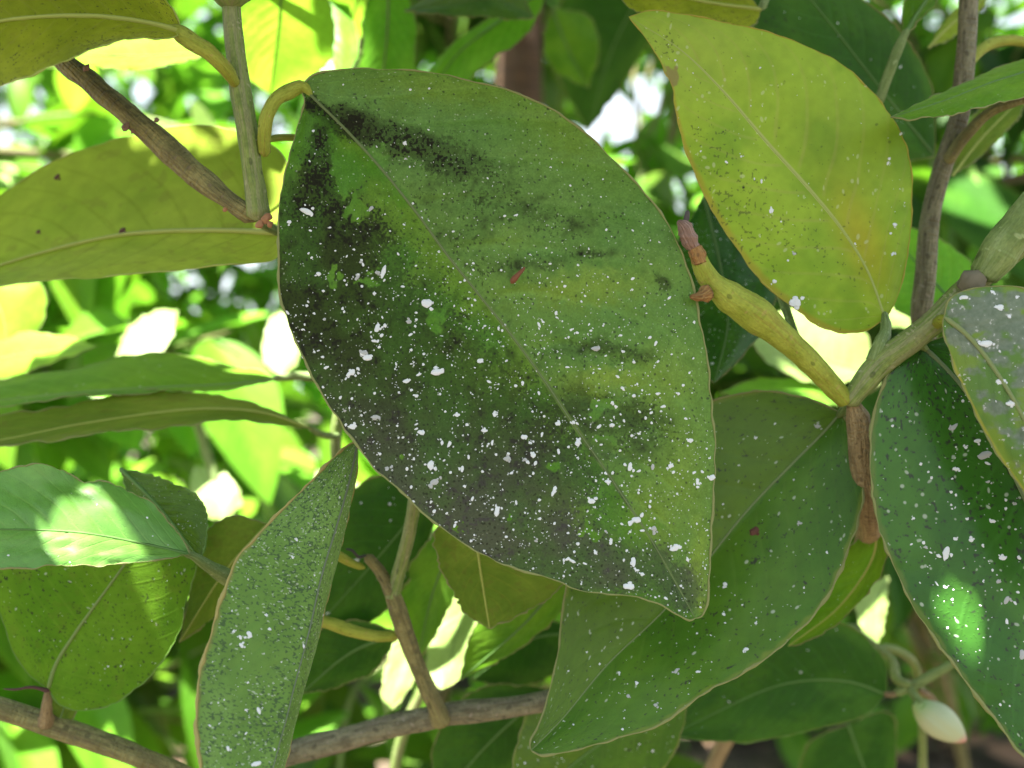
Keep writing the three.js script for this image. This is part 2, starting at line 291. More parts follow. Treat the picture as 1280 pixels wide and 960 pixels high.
function specks(info, sp, s) {
  reseed(s + 77); const list = [], k = sp.size ?? 1, unit = 0.000125;
  let areaMost = 0; { const W = (info.nv + 1) * 2; for (let q = 0; q + W + 3 < info.px.length; q += 2) { const ca = Math.abs((info.px[q + W] - info.px[q]) * (info.px[q + 3] - info.px[q + 1]) - (info.px[q + W + 1] - info.px[q + 1]) * (info.px[q + 2] - info.px[q])); if ((q / 2) % (info.nv + 1) < info.nv) areaMost = Math.max(areaMost, ca); } }
  for (let n = 0, tries = 0; n < sp.n && tries < sp.n * 300; tries++) {
    const i = 1 + Math.floor(rnd() * (info.nu - 1)), j = 1 + Math.floor(rnd() * (info.nv - 1)), q = (i * (info.nv + 1) + j) * 2, q2 = q + (info.nv + 1) * 2, f = rnd(), f2 = rnd();
    const x = mix(info.px[q], info.px[q2], f) + (info.px[q + 2] - info.px[q]) * f2, y = mix(info.px[q + 1], info.px[q2 + 1], f) + (info.px[q + 3] - info.px[q + 1]) * f2;
    const ca = Math.abs((info.px[q2] - info.px[q]) * (info.px[q + 3] - info.px[q + 1]) - (info.px[q2 + 1] - info.px[q + 1]) * (info.px[q + 2] - info.px[q])); if (rnd() * areaMost > ca) continue;
    if (rnd() > 0.25 + 1.5 * sstep(0.45, 0.72, noise(x / 17, y / 17, s + 5)) + (rnd() < 0.25 ? 0.5 : 0)) continue;
    if (sp.where && rnd() > sp.where(x, y)) continue;
    const { p, n: nn } = surf(info, x, y), e = Math.pow(rnd(), 5), r = k * unit * (0.5 + 1.5 * e); list.push(lump(p, nn, r, 1 + 1.4 * rnd() * rnd(), 0.4, rnd() * 6.3)); n++;
  }
  if (list.length) { const m = placed('wax_specks', mergeGeometries(list), sp.mat ?? M.wax, info.mesh); m.userData.kind = 'stuff'; }
  for (const [x, y, w, l = 1, a = 0] of sp.big ?? []) {   // the larger ones, each by itself
    const { p, n: nn } = surf(info, x, y), parts = [lump(p, nn, w * unit * 0.34, l * 1.25, 0.4, a + 0.001)], c = l > 1 ? 3 : 2;
    for (let q = 0; q < c; q++) { const t = surf(info, x + (rnd() - 0.5) * w * l, y + (rnd() - 0.5) * w); parts.push(lump(t.p, t.n, w * unit * rr(0.1, 0.22), 1.3, 0.45, rnd() * 6)); }
    placed('wax_speck', mergeGeometries(parts), rnd() < 0.25 ? M.waxGrey : M.wax, info.mesh);
  }
}
const ell = (x, y, cx, cy, rx, ry, rot = 0) => { const c = Math.cos(rot), s = Math.sin(rot), dx = x - cx, dy = y - cy, a = (dx * c + dy * s) / rx, b = (-dx * s + dy * c) / ry; return Math.exp(-(a * a + b * b)); };
// ------------------------------------------------------------------ twig with the big sooty leaf (upper left)
const planOf = (o, n = 120) => { const a = spline2(o.M).getSpacedPoints(n), b = spline2(o.E1).getSpacedPoints(n), c = spline2(o.E2).getSpacedPoints(n); return (u, v) => { const k = clamp(u) * n, i = Math.min(n - 1, Math.floor(k)), f = k - i, E = v < 0 ? b : c, w = Math.abs(v); return [mix(mix(a[i].x, a[i + 1].x, f), mix(E[i].x, E[i + 1].x, f), w), mix(mix(a[i].y, a[i + 1].y, f), mix(E[i].y, E[i + 1].y, f), w)]; }; };

const bigLeaf = {
  M: [[377, 108], [410, 140], [440, 170], [480, 215], [520, 265], [560, 320], [600, 370], [640, 420], [680, 475], [720, 535], [755, 585], [785, 630], [810, 668], [840, 720], [869, 773]],
  E1: [[377, 108], [390, 95], [420, 87], [460, 85], [520, 87], [580, 97], [640, 115], [700, 143], [760, 190], [810, 245], [848, 308], [872, 380], [882, 440], [888, 500], [893, 555], [893, 600], [889, 660], [886, 720], [884, 755], [878, 769], [869, 773]],
  E2: [[377, 108], [381, 130], [370, 168], [356, 215], [349, 265], [347, 310], [350, 350], [360, 400], [378, 445], [400, 490], [430, 535], [465, 580], [510, 625], [550, 660], [600, 690], [650, 712], [700, 728], [745, 740], [785, 743], [820, 753], [845, 768], [862, 777], [869, 773]],
  d: [15.6, 14.5, 0.1, 0.1, -0.35],
};
const bigPlan = planOf(bigLeaf);
const mouldShadeSpots = [[560, 590, 170, 60, 0.62, 0.55], [430, 440, 70, 110, 0.2, 0.4], [395, 215, 20, 44, 0, 0.6], [510, 172, 36, 10, 0.4, 0.5], [400, 138, 38, 11, 0.7, 1.1], [440, 150, 30, 12, 0.6, 0.9], [470, 165, 40, 18, 0.5, 0.65], [515, 180, 38, 20, 0.4, 0.8], [560, 205, 40, 20, 0.3, 0.4], [392, 168, 10, 12, 0, 0.9], [398, 215, 16, 34, 0, 1], [380, 260, 34, 40, 0, 0.8], [425, 262, 24, 12, 0, 0.7], [450, 290, 50, 30, 0, 0.55],
  [400, 350, 70, 80, 0, 0.75], [380, 400, 26, 60, 0, 0.6], [450, 420, 95, 90, 0, 0.75], [540, 440, 90, 70, 0.3, 0.45], [440, 500, 60, 50, 0, 0.75], [510, 560, 90, 60, 0.5, 0.8], [500, 600, 70, 40, 0.7, 0.9], [600, 640, 110, 42, 0.4, 1.0], [680, 690, 100, 36, 0.2, 0.9], [745, 715, 70, 24, 0.1, 0.75], [848, 735, 22, 30, 0.4, 0.95], [820, 700, 20, 26, -0.6, 0.5],
  [630, 520, 100, 70, 0.5, 0.55], [690, 600, 60, 60, 0.5, 0.55], [735, 440, 44, 12, 0.05, 0.5], [790, 445, 40, 12, 0, 0.4], [785, 520, 48, 24, 0.2, 0.5], [720, 510, 30, 24, 0, 0.5], [670, 330, 70, 12, -0.12, 0.36], [745, 325, 24, 8, 0, 0.35], [828, 352, 10, 9, 0, 0.8],  // the long thin bars are fold shadows painted in with the mould
  [600, 210, 70, 24, 0.3, 0.3], [610, 255, 90, 26, 0.1, 0.3], [700, 280, 80, 20, 0, 0.25], [580, 300, 40, 20, 0, 0.25], [800, 560, 60, 30, 0, 0.3]];
const cleanSpots = [[432, 215, 22, 36, 0.1], [445, 265, 12, 18, 0], [470, 205, 16, 22, 0.5], [500, 250, 20, 16, 0.3], [545, 405, 14, 20, 0], [755, 512, 24, 10, -0.2], [757, 548, 15, 7, 0], [633, 640, 4, 4, 0], [577, 657, 6, 8, 0], [500, 571, 4, 4, 0], [460, 350, 14, 12, 0], [690, 585, 12, 10, 0], [735, 665, 14, 10, 0], [815, 655, 16, 14, 0], [420, 345, 10, 16, 0]];
const yellowSpots = [[735, 360, 80, 15, -0.05, 0.75], [790, 350, 50, 14, 0, 0.4], [760, 478, 70, 12, -0.03, 0.85], [830, 480, 50, 30, 0, 0.5], [850, 590, 34, 60, 0, 0.55], [820, 640, 40, 40, 0, 0.5], [872, 700, 14, 50, 0, 0.8], [872, 758, 10, 10, 0, 1], [560, 110, 130, 16, 0.1, 0.45], [700, 160, 70, 24, 0.5, 0.4], [640, 300, 30, 10, 0, 0.2], [690, 630, 30, 20, 0.3, 0.35], [610, 470, 50, 16, 0.3, 0.3]];
const bigMouldShade = (X, Y, v, f, n) => {
  let cl = 0; for (const s of cleanSpots) cl = Math.max(cl, ell(X + 30 * (fbm(X / 12, Y / 12, 53, 3) - 0.5), Y + 30 * (fbm(X / 12, Y / 12, 57, 3) - 0.5), s[0], s[1], s[2], s[3], s[4]));
  cl = sstep(0.3, 0.75, cl + 0.5 * (fbm(X / 5, Y / 5, 59, 3) - 0.5)) * 0.85;
  let mo = 0.05; for (const s of mouldShadeSpots) mo = 1 - (1 - mo) * (1 - clamp(1.1 * s[5] * ell(X + 26 * (n - 0.5), Y + 26 * (fbm(X / 30, Y / 30, 61, 3) - 0.5), ...s)));
  if (v < 0) mo += 0.07 * sstep(0.4, 0.7, fbm(X / 40, Y / 14, 63, 3));
  return [mo * (1 - 0.95 * cl), cl];
};
const bigPaint = (coat) => (u, y) => {
  const v = y * 2 - 1, [X, Y] = bigPlan(u, v), f = fbm(X / 9, Y / 9, 41, 3), n = fbm(X / 55, Y / 55, 47, 4), [mo, cl] = bigMouldShade(X, Y, v, f, n);
  const g = fbm(X / 2.6, Y / 2.6, 45, 3), g2 = fbm(X / 11, Y / 11, 46, 3), film = sstep(0.12, 0.8, mo + 0.5 * (g2 - 0.5)), grain = sstep(-0.1, 0.12, mo * 0.62 + 0.11 - 0.5 * g - 0.34 * g2);
  const grit = sstep(330, 220, Y) * sstep(0.12, 0.4, mo) * (0.6 * sstep(-0.05, 0.06, mo * 0.4 + 0.13 - 0.7 * fbm(X / 2.6, Y / 2.6, 67, 3) - 0.3 * fbm(X / 12, Y / 12, 68, 2)));
  const cover = clamp(grit + Math.max(0.72 * grain, 0.9 * film * (0.72 + 0.9 * (g2 - 0.5) + 0.5 * (g - 0.5))) * (0.8 + 0.4 * sstep(0.35, 0.65, n))), speck = dots(X / 5, Y / 5, 0.1 + 0.5 * mo, 0.3, 64);
  if (coat) { const k = (1 - cover) * (0.75 + 0.5 * (f - 0.5)); return [k, k, k]; }
  let c = mix3([0.05, 0.14, 0.006], [0.085, 0.175, 0.009], sstep(0.35, 0.68, n));
  if (v < 0) c = mix3(c, [0.08, 0.168, 0.03], 0.75);                     // paler half: sky sheen put into the colour
  let ye = 0; for (const s of yellowSpots) ye = Math.max(ye, s[5] * ell(X + 30 * (n - 0.5), Y + 30 * (f - 0.5), s[0], s[1], s[2] * 1.1, s[3] * 1.4, s[4])); c = mix3(c, [0.19, 0.27, 0.016], 0.58 * ye);
  c = mix3(c, c.map((k) => k * 1.3 + 0.006), 0.6 * veins(u, v, 11, 2)); c = c.map((k) => k * (0.86 + 0.28 * f));
  c = mix3(c, [0.045, 0.15, 0.003], 0.5 * cl);
  const soot = mix3([0.014, 0.016, 0.009], [0.062, 0.062, 0.052], sstep(420, 660, Y + 0.25 * (500 - X)) * (0.5 + 0.5 * n));
  c = mix3(c, soot, cover); c = mix3(c, [0.014, 0.017, 0.009], 0.7 * speck * (1 - cl));
  c = c.map((k) => k * (0.85 + 0.3 * noise(X / 1.6, Y / 1.6, 71)));
  c = mix3(c, [0.36, 0.42, 0.3], 0.5 * dots(X / 4.2, Y / 4.2, 0.13 * (0.3 + 1.4 * noise(X / 40, Y / 40, 75)), 0.24, 73));     // fine pale dust
  const mid = Math.abs(v) * (1.2 - u); if (mid < 0.008) c = mix3(c, mix3([0.12, 0.19, 0.04], [0.03, 0.04, 0.02], sstep(0.3, 0.9, u) * noise(u * 70, 3, 5) + 0.6 * sstep(0.16, 0.04, u)), 0.7);
  return c;
};
T.big = canvasTex(1600, 1024, bigPaint(false));
T.bigCoat = canvasTex(800, 512, bigPaint(true), false);
M.big = leafMat(T.big, { trans: 0.16, coat: 0.36, coatRough: 0.36, bump: 0.00035 }); M.big.clearcoatMap = T.bigCoat;

const twigA = thing('citrus_twig', at(75, 72, 16.4), 'woody twig at upper left carrying the big soot-blackened leaf with white specks', 'twig');
stem('woody_stem', [[-260, -230, 18.5], [-90, -75, 17.4], [75, 72, 16.4], [130, 118, 16.2], [200, 178, 16], [260, 230, 15.9], [302, 262, 15.8], [322, 274, 15.8]], [32, 30, 26, 25, 24, 26, 29, 22], B.brown, twigA, { seg: 90, lump: 0.16, seed: 4 });
stem('green_stem', [[284, -150, 15.6], [287, -40, 15.6], [290, 20, 15.6], [298, 95, 15.6], [310, 170, 15.6], [318, 230, 15.7], [324, 276, 15.75]], [26, 25, 23, 25, 28, 25, 31], B.green, twigA, { seg: 60, lump: 0.05, seed: 8 });
placed('stem_knot', mergeGeometries([tube([at(287, -34, 15.5), at(288, -10, 15.5), at(289, 9, 15.5)], lerpList([0.0014, 0.0033, 0.0032, 0.0017]), { seg: 14, radial: 12, lump: 0.16, seed: 5 })]), B.green, twigA);
reseed(5);
placed('bud_scale', mergeGeometries([[333, 273, 6], [325, 281, 5], [281, 262, 3], [338, 280, 4]].map(([x, y, w]) => lump(at(x, y, 15.55), new THREE.Vector3(0, 0, 1), w * 0.00013, 1.1, 0.8, 1))), plain(0.24, 0.12, 0.05, 0.8), twigA);
placed('bark_nodule', mergeGeometries([[158, 158, 5], [166, 164, 3], [196, 150, 3], [200, 185, 3], [108, 85, 4], [254, 212, 3]].map(([x, y, w]) => lump(at(x, y, 15.9), new THREE.Vector3(0, 0, 1), w * 0.00013, 1.3, 0.8, 1))), plain(0.14, 0.09, 0.055, 0.85), twigA);
{
  const densest = (x, y) => { const low = sstep(150, 430, y) * (1 - sstep(0, 330, (x - 380) - (y - 110) * 0.74)); return 0.05 + 0.75 * low + 0.5 * ell(x, y, 620, 560, 180, 110, 0.6) + 0.5 * ell(x, y, 800, 590, 90, 80) + 0.25 * ell(x, y, 700, 420, 140, 120) + 0.5 * ell(x, y, 520, 178, 26, 16); };
  leaf(twigA, {
    ...bigLeaf, nu: 130, half: 24, mat: M.big, seed: 2, bulge: 0.05, wave: 0.0009, ripple: 0.00055, rimR: 0.00016, jag: 3, rib: 0.00028, ribUp: -0.00002, ribMat: plain(0.085, 0.125, 0.035, 0.7), label: 'large green leaf covered in black sooty mould and white specks',
    petiole: [[331, 196, 15.6], [330, 172, 15.5], [333, 148, 15.4], [343, 126, 15.4], [360, 115, 15.5], [378, 109, 15.6], [392, 122, 15.6]], petioleW: [15, 17, 18, 17, 19, 17, 7], petioleMat: B.yellow,
    specks: { n: 2100, size: 0.95, where: densest, big: [[384, 266, 10, 2, -0.3], [362, 279, 7], [473, 343, 7, 1.2], [480, 342, 7, 3, 1.3], [448, 348, 6, 2.4, 1], [399, 344, 7], [464, 263, 6, 1.8, 1], [534, 381, 15, 1.2], [452, 330, 5], [469, 369, 6], [512, 404, 8], [521, 402, 5], [472, 412, 9, 1.6, 1.3], [406, 400, 5], [456, 442, 9, 1.4], [460, 448, 10, 1.5, 0], [548, 467, 13, 1.5, 0.2], [440, 466, 10, 1.6, 0.6], [509, 478, 8, 1.2], [521, 496, 6], [431, 513, 6], [470, 522, 9, 1.4], [441, 533, 9, 1.5], [527, 541, 8, 1.3], [562, 556, 7, 1.5, 1], [539, 582, 11, 1.3, 1.5], [546, 602, 12, 1.5, 0.4], [578, 587, 6, 1.5, 1.5], [484, 588, 9, 1.5, 1.4], [621, 639, 10, 1.5, 1.5], [655, 547, 9, 1.2], [666, 570, 8], [634, 574, 9, 1.2], [605, 539, 6, 1.5], [618, 518, 6, 1.5, 1.5], [692, 614, 7, 2.2, 1.2], [722, 554, 10, 1.2, 1.5], [770, 507, 8, 1.6, 1.3], [765, 532, 7], [716, 528, 7, 1.5], [697, 530, 7, 1.4], [739, 627, 9, 1.3], [756, 592, 6, 1.5], [795, 650, 13, 1.3], [817, 661, 10], [844, 684, 10, 1.5, 0.4], [708, 645, 7, 1.6, 1.3], [757, 664, 6], [763, 677, 6, 1.8, 1.4], [787, 665, 5], [791, 703, 8, 1.8, 1.5], [802, 718, 6], [785, 733, 11, 1.6], [744, 691, 6], [670, 676, 6], [787, 584, 8, 1.6, 1.4], [838, 582, 7, 1.4], [889, 597, 9, 1.2], [871, 602, 7, 1.4, 1.4], [862, 551, 8, 1.2], [815, 584, 6, 1.5, 1.5], [760, 602, 7, 1.3], [528, 272, 7, 1.3, 1], [580, 351, 8, 1.2, 1], [632, 406, 7, 1.5, 0.6], [507, 181, 5, 1.5, 1], [509, 198, 6, 1.4, 0.6], [392, 165, 4], [745, 437, 9, 1.4], [775, 421, 5], [600, 452, 8, 1.3], [656, 575, 6], [572, 520, 6, 1.6]] },
  });
  // small dead bit lying on the leaf
  const bit = placed('dead_stalk_piece', tube([at(639, 354, 14.9), at(646, 345, 14.85), at(656, 334, 14.9)], lerpList([0.00045, 0.0004, 0.00025]), { seg: 10, radial: 7, lump: 0.3 }), plain(0.13, 0.045, 0.016, 0.8), twigA);
  bit.userData.label = 'tiny reddish brown stalk piece lying on the big leaf';
}
leaf(twigA, {
  M: [[356, 292], [250, 289], [150, 295], [60, 315], [-20, 340], [-130, 385]], E1: [[356, 292], [366, 235], [352, 192], [300, 165], [225, 158], [130, 180], [60, 206], [0, 244], [-60, 292], [-130, 385]],
  E2: [[356, 292], [345, 323], [280, 331], [200, 339], [100, 348], [0, 357], [-70, 372], [-130, 385]], d: [16.6, 19.5, 0.8, 0.9, -0.9], mat: M.olive, under: true, rib: 0.00055, ribUp: 0.0003, ribMat: M.ribOlive, rimMat: M.ribOlive, bulge: 0.03, half: 14, jag: 1.5,
  petiole: [[325, 278, 15.9], [340, 286, 16.2], [356, 292, 16.6]], petioleW: [13, 13, 12], label: 'olive yellow leaf seen from below behind the woody twig',
});
leaf(twigA, {
  M: [[228, 42], [200, 33], [148, 24], [90, 21], [0, 28], [-110, 60]], E1: [[228, 42], [222, 26], [208, 0], [180, -28], [120, -58], [20, -72], [-60, -40], [-110, 60]], E2: [[228, 42], [214, 47], [175, 47], [140, 56], [80, 80], [40, 95], [0, 108], [-60, 118], [-110, 60]],
  d: [15, 14.2, -0.6, 0.8, -0.7], mat: M.oliveSoot, under: true, rib: 0.00045, ribUp: 0.0002, ribMat: M.ribOlive, rimMat: M.ribOlive, jag: 2,
  petiole: [[296, 108, 15.5], [282, 86, 15.2], [262, 66, 15], [240, 52, 15], [222, 40, 15], [205, 35, 14.9]], petioleW: [13, 18, 20, 22, 22, 10], petioleMat: B.yellow, label: 'sooty yellow-green leaf seen from below in the upper left corner',
});
stem('petiole', [[330, 176, 16], [348, 172, 16.4], [372, 172, 16.6]], [8, 9, 9], B.yellow, twigA, { seg: 12 });

// ------------------------------------------------------------------ forked twig on the right
const twigB = thing('citrus_twig', at(1085, 700, 16.4), 'forked twig at right with a dried brown stub and a bright yellow-green leaf', 'twig');
stem('woody_stem', [[800, 1200, 29], [900, 940, 26.5], [1030, 750, 23], [1082, 680, 18.8], [1085, 635, 16.9], [1077, 570, 16.4], [1073, 525, 16.2], [1064, 498, 16]], [26, 25, 24, 22, 22, 22, 27, 24], B.pink, twigB, { seg: 60, lump: 0.08, seed: 11 });
stem('green_stem', [[1058, 506, 16], [1075, 484, 15.9], [1100, 455, 15.8], [1140, 425, 15.6], [1172, 398, 15.4], [1205, 363, 15.3], [1240, 335, 15.2], [1300, 285, 15.1], [1420, 190, 15.2]], [26, 33, 33, 30, 30, 30, 34, 36, 38], B.green, twigB, { seg: 70, lump: 0.05, seed: 14 });
stem('stub', [[1060, 503, 16], [1040, 482, 15.9], [1010, 450, 15.7], [975, 418, 15.5], [940, 390, 15.4], [905, 366, 15.3], [885, 347, 15.25], [876, 330, 15.2], [872, 318, 15.2]], [24, 28, 30, 31, 36, 46, 40, 27, 21], B.yellow, twigB, { seg: 60, lump: 0.05, seed: 17 });
stem('spur', [[884, 366, 15.15], [873, 371, 15.0], [862, 371, 14.95]], [24, 13, 6], B.orange, twigB, { seg: 12, lump: 0.2 });
stem('dried_collar', [[876, 330, 15.18], [872, 319, 15.15], [867, 309, 15.15]], [21, 21, 19], B.orange, twigB, { seg: 12, lump: 0.12 });
stem('dried_tip', [[868, 311, 15.15], [861, 298, 15.1], [855, 284, 15.1], [847, 276, 15.1]], [16, 22, 20, 7], B.dead, twigB, { seg: 24, lump: 0.22, seed: 6 });
stem('dried_point', [[856, 284, 15.1], [858, 272, 15.1], [860, 263, 15.1]], [9, 7, 6], plain(0.05, 0.045, 0.04, 0.9), twigB, { seg: 10, lump: 0.2 });
reseed(31);
stem('leaf_scar', [[1206, 362, 15.1], [1220, 349, 14.9], [1231, 341, 14.8]], [26, 30, 14], plain(0.12, 0.11, 0.07, 0.9), twigB, { seg: 12, lump: 0.25 });
stem('green_shoot', [[1226, 349, 15.0], [1240, 330, 14.9], [1258, 303, 14.8], [1280, 275, 14.7], [1330, 215, 14.6]], [36, 48, 44, 44, 44], B.fresh, twigB, { seg: 30, lump: 0.06, seed: 20 });
const yl = {
  M: [[1106, 398], [1085, 340], [1055, 290], [1010, 235], [960, 180], [900, 110], [850, 62], [786, 21]], E1: [[1106, 398], [1122, 370], [1136, 310], [1140, 250], [1138, 200], [1120, 160], [1090, 115], [1050, 80], [1000, 55], [950, 38], [900, 27], [850, 18], [810, 14], [786, 21]],
  E2: [[1106, 398], [1085, 412], [1055, 416], [1020, 405], [985, 380], [950, 348], [915, 300], [885, 245], [860, 190], [845, 140], [841, 108], [832, 92], [822, 72], [803, 42], [786, 21]], d: [16.2, 15.2, 0.2, 0.5, -0.3],
};
const yPlan = planOf(yl);
T.yellow = canvasTex(1024, 640, (u, y) => {
  const v = y * 2 - 1, [X, Y] = yPlan(u, v), n = fbm(X / 60, Y / 60, 81, 4), f = fbm(X / 10, Y / 10, 85, 3);
  let c = mix3([0.165, 0.29, 0.016], [0.24, 0.365, 0.025], sstep(0.35, 0.65, n)); c = mix3(c, [0.27, 0.33, 0.06], 0.35 * ell(X, Y, 860, 60, 80, 60)); c = mix3(c, [0.12, 0.2, 0.012], 0.5 * ell(X, Y, 1060, 180, 70, 60));
  c = mix3(c, [0.36, 0.28, 0.015], 0.55 * ell(X, Y, 1075, 300, 26, 70, -0.4)); c = mix3(c, [0.31, 0.3, 0.08], 0.3 * veins(u, v, 11, 5));
  c = c.map((k) => k * (0.9 + 0.2 * f));
  if (Math.abs(v) < 0.018) c = mix3(c, [0.33, 0.36, 0.13], 0.8);
  const rim = v > 0 ? sstep(0.93, 0.99, v + 0.03 * f) * sstep(60, 140, Y) : 0; c = mix3(c, [0.33, 0.19, 0.02], 0.45 * rim);
  const g = fbm(X / 3.5, Y / 3.5, 91, 3), dens = 0.14 * ell(X, Y, 885, 170, 30, 60) + 0.2 * ell(X, Y, 920, 260, 40, 60) + 0.12 * ell(X, Y, 1000, 300, 80, 60) + 0.3 * ell(X, Y, 832, 60, 16, 20); c = mix3(c, [0.045, 0.055, 0.015], 0.6 * sstep(-0.03, 0.07, g - 0.84 + dens) + 0.5 * dots(X / 9, Y / 9, 0.04 + dens * 0.6, 0.2, 92));
  c = mix3(c, [0.42, 0.47, 0.25], 0.5 * dots(X / 7, Y / 9, 0.05 + 0.16 * sstep(0.5, 0.7, fbm(X / 30, Y / 40, 96, 2)), 0.3, 95));
  c = mix3(c, [0.2, 0.14, 0.06], 0.75 * sstep(15, 8, Math.hypot(X - 836, (Y - 97) * 0.8) + 14 * (fbm(X / 5, Y / 5, 99, 2) - 0.5)));
  return c;
});
M.yellow = leafMat(T.yellow, { trans: 0.35, coat: 0.3, coatRough: 0.45, bump: 0.00014 });
leaf(twigB, {
  ...yl, nu: 90, half: 18, mat: M.yellow, rib: 0.00026, ribUp: -0.00005, ribMat: plain(0.24, 0.3, 0.07), rimMat: M.marginOrange, bulge: 0.04, jag: 1.8, label: 'yellow-green leaf with few white specks at upper right',
  petiole: [[1106, 390, 16.2], [1107, 412, 16], [1100, 432, 15.8], [1093, 455, 15.8]], petioleW: [8, 14, 19, 22], petioleMat: B.fresh,
  specks: { n: 70, size: 0.9, where: (x, y) => 0.25 + 0.8 * ell(x, y, 1100, 260, 50, 120) + 0.5 * ell(x, y, 960, 260, 40, 90), big: [[1087, 104, 5], [1125, 168, 5, 1.4, 1], [1108, 205, 5, 1.6, 1], [1116, 282, 7, 1.3], [1114, 318, 6, 1.5, 1], [993, 378, 17, 1.2], [968, 352, 8], [962, 264, 7, 1.2], [990, 318, 6], [923, 196, 6, 1.4], [949, 228, 4, 2, 1.4]] },
});
leaf(twigB, {
  M: [[1052, 515], [1030, 540], [990, 580], [935, 637], [880, 705], [825, 768], [760, 830], [700, 902], [664, 938]], E1: [[1052, 515], [1010, 498], [960, 489], [910, 495], [850, 520], [790, 575], [735, 660], [706, 745], [696, 820], [686, 870], [673, 910], [663, 928], [664, 938]],
  E2: [[1052, 515], [1065, 540], [1077, 590], [1075, 640], [1060, 690], [1036, 745], [990, 797], [940, 832], [880, 867], [820, 906], [760, 927], [700, 941], [676, 945], [664, 938]], d: [17, 16, 0.3, 0.4, -1.0], mat: M.dark, nu: 90, half: 18, bulge: 0.035, jag: 2.2, seed: 21, rimR: 0.00018,
  rib: 0.00026, ribUp: 0, ribMat: plain(0.12, 0.17, 0.06), label: 'dark green leaf with sharp tip below the big sooty leaf',
  petiole: [[1068, 500, 16.3], [1060, 508, 16.6], [1048, 520, 17]], petioleW: [16, 14, 8],
  specks: { n: 170, size: 0.9, where: (x, y) => 0.25 + 0.7 * ell(x, y, 800, 850, 90, 60) + 0.3 * ell(x, y, 920, 760, 60, 60), big: [[1022, 533, 7, 1.4], [944, 548, 5], [907, 731, 8], [905, 769, 6], [933, 812, 7, 1.2], [868, 772, 7, 1.5], [786, 871, 7], [820, 882, 6], [846, 840, 7, 1.5, 1], [1000, 655, 5, 1.5], [797, 855, 6], [945, 780, 4]] },
});
leaf(twigB, {
  M: [[1150, 430], [1185, 463], [1220, 508], [1260, 580], [1310, 700], [1350, 850], [1365, 1010]], E2: [[1150, 430], [1112, 465], [1094, 510], [1087, 570], [1092, 630], [1110, 690], [1140, 757], [1190, 830], [1240, 893], [1290, 955], [1365, 1010]],
  E1: [[1150, 430], [1200, 418], [1280, 438], [1360, 520], [1420, 650], [1430, 800], [1410, 930], [1365, 1010]], d: [15.8, 14, 0.1, 0.3, 0.15], mat: M.darkSoot, nu: 90, half: 18, bulge: 0.05, jag: 2.2, seed: 33, rib: 0.0004, ribMat: plain(0.1, 0.15, 0.06), rimR: 0.00018,
  label: 'large dark green glossy leaf with white specks at the right edge', petiole: [[1148, 420, 15.6], [1150, 428, 15.7], [1158, 438, 15.8]], petioleW: [12, 12, 8],
  specks: { n: 240, size: 1, where: (x, y) => 0.15 + 0.8 * ell(x, y, 1200, 640, 70, 130) + 0.4 * ell(x, y, 1230, 780, 60, 100), big: [[1190, 535, 9, 1.5, 0.8], [1220, 552, 8, 1.4], [1180, 692, 11, 1.9, 1.3], [1192, 674, 7], [1211, 675, 7], [1155, 684, 6], [1140, 648, 5], [1250, 697, 9, 1.2], [1238, 652, 6, 1.5], [1205, 560, 6], [1192, 587, 7, 1.4], [1233, 602, 9], [1228, 570, 12, 2, 0.3], [1256, 750, 9, 1.5, 1], [1245, 727, 7], [1276, 818, 10, 1.5, 1.4], [1206, 649, 5], [1180, 734, 5], [1270, 740, 5], [1268, 630, 6]] },
});
{
  const o = { M: [[1180, 396], [1212, 422], [1252, 475], [1320, 600], [1400, 760]], E2: [[1180, 396], [1178, 412], [1190, 452], [1220, 520], [1250, 573], [1290, 630], [1340, 700], [1400, 760]], E1: [[1180, 396], [1186, 374], [1224, 358], [1280, 361], [1360, 400], [1420, 500], [1430, 650], [1400, 760]], d: [14.6, 13.2, 0, 0.3, 0.2] }, plan = planOf(o);
  T.mottled = canvasTex(768, 512, (u, y) => {
    const v = y * 2 - 1, [X, Y] = plan(u, v), n = fbm(X / 26, Y / 15, 101, 4), f = fbm(X / 5, Y / 5, 105, 3);
    let c = mix3([0.13, 0.22, 0.02], [0.08, 0.17, 0.02], sstep(0.4, 0.6, fbm(X / 40, Y / 40, 109, 2)));
    const film = sstep(0.42, 0.64, n + 0.1 * (f - 0.5) + 0.22 * ell(X, Y, 1240, 390, 70, 40) - 0.3 * sstep(0.6, 1, v)); c = mix3(c, mix3([0.08, 0.105, 0.075], [0.19, 0.22, 0.18], f), 0.8 * film);   // grey crust of mould
    if (v > 0.9) c = mix3(c, [0.25, 0.26, 0.03], sstep(0.9, 0.96, v)); if (f > 0.78) c = mix3(c, [0.5, 0.5, 0.48], 0.6); return c;
  });
  M.mottled = leafMat(T.mottled, { trans: 0.25, coat: 0.5, coatRough: 0.35 });
  leaf(twigB, { ...o, mat: M.mottled, half: 14, rib: 0.0004, ribMat: plain(0.14, 0.18, 0.06), bulge: 0.05, ripple: 0.0005, rimMat: M.marginPale, label: 'yellow-edged leaf with grey crusted mould at the right edge, nearest of all', petiole: [[1172, 404, 15.3], [1178, 400, 14.9], [1186, 398, 14.6]], petioleW: [16, 15, 10], petioleMat: B.yellow,
    specks: { n: 60, size: 1.2, big: [[1250, 477, 12, 1.3], [1205, 372, 8, 1.6], [1240, 365, 6], [1232, 430, 10, 1.8], [1247, 385, 9, 1.5], [1264, 505, 9, 1.6], [1270, 372, 6]] } });
}
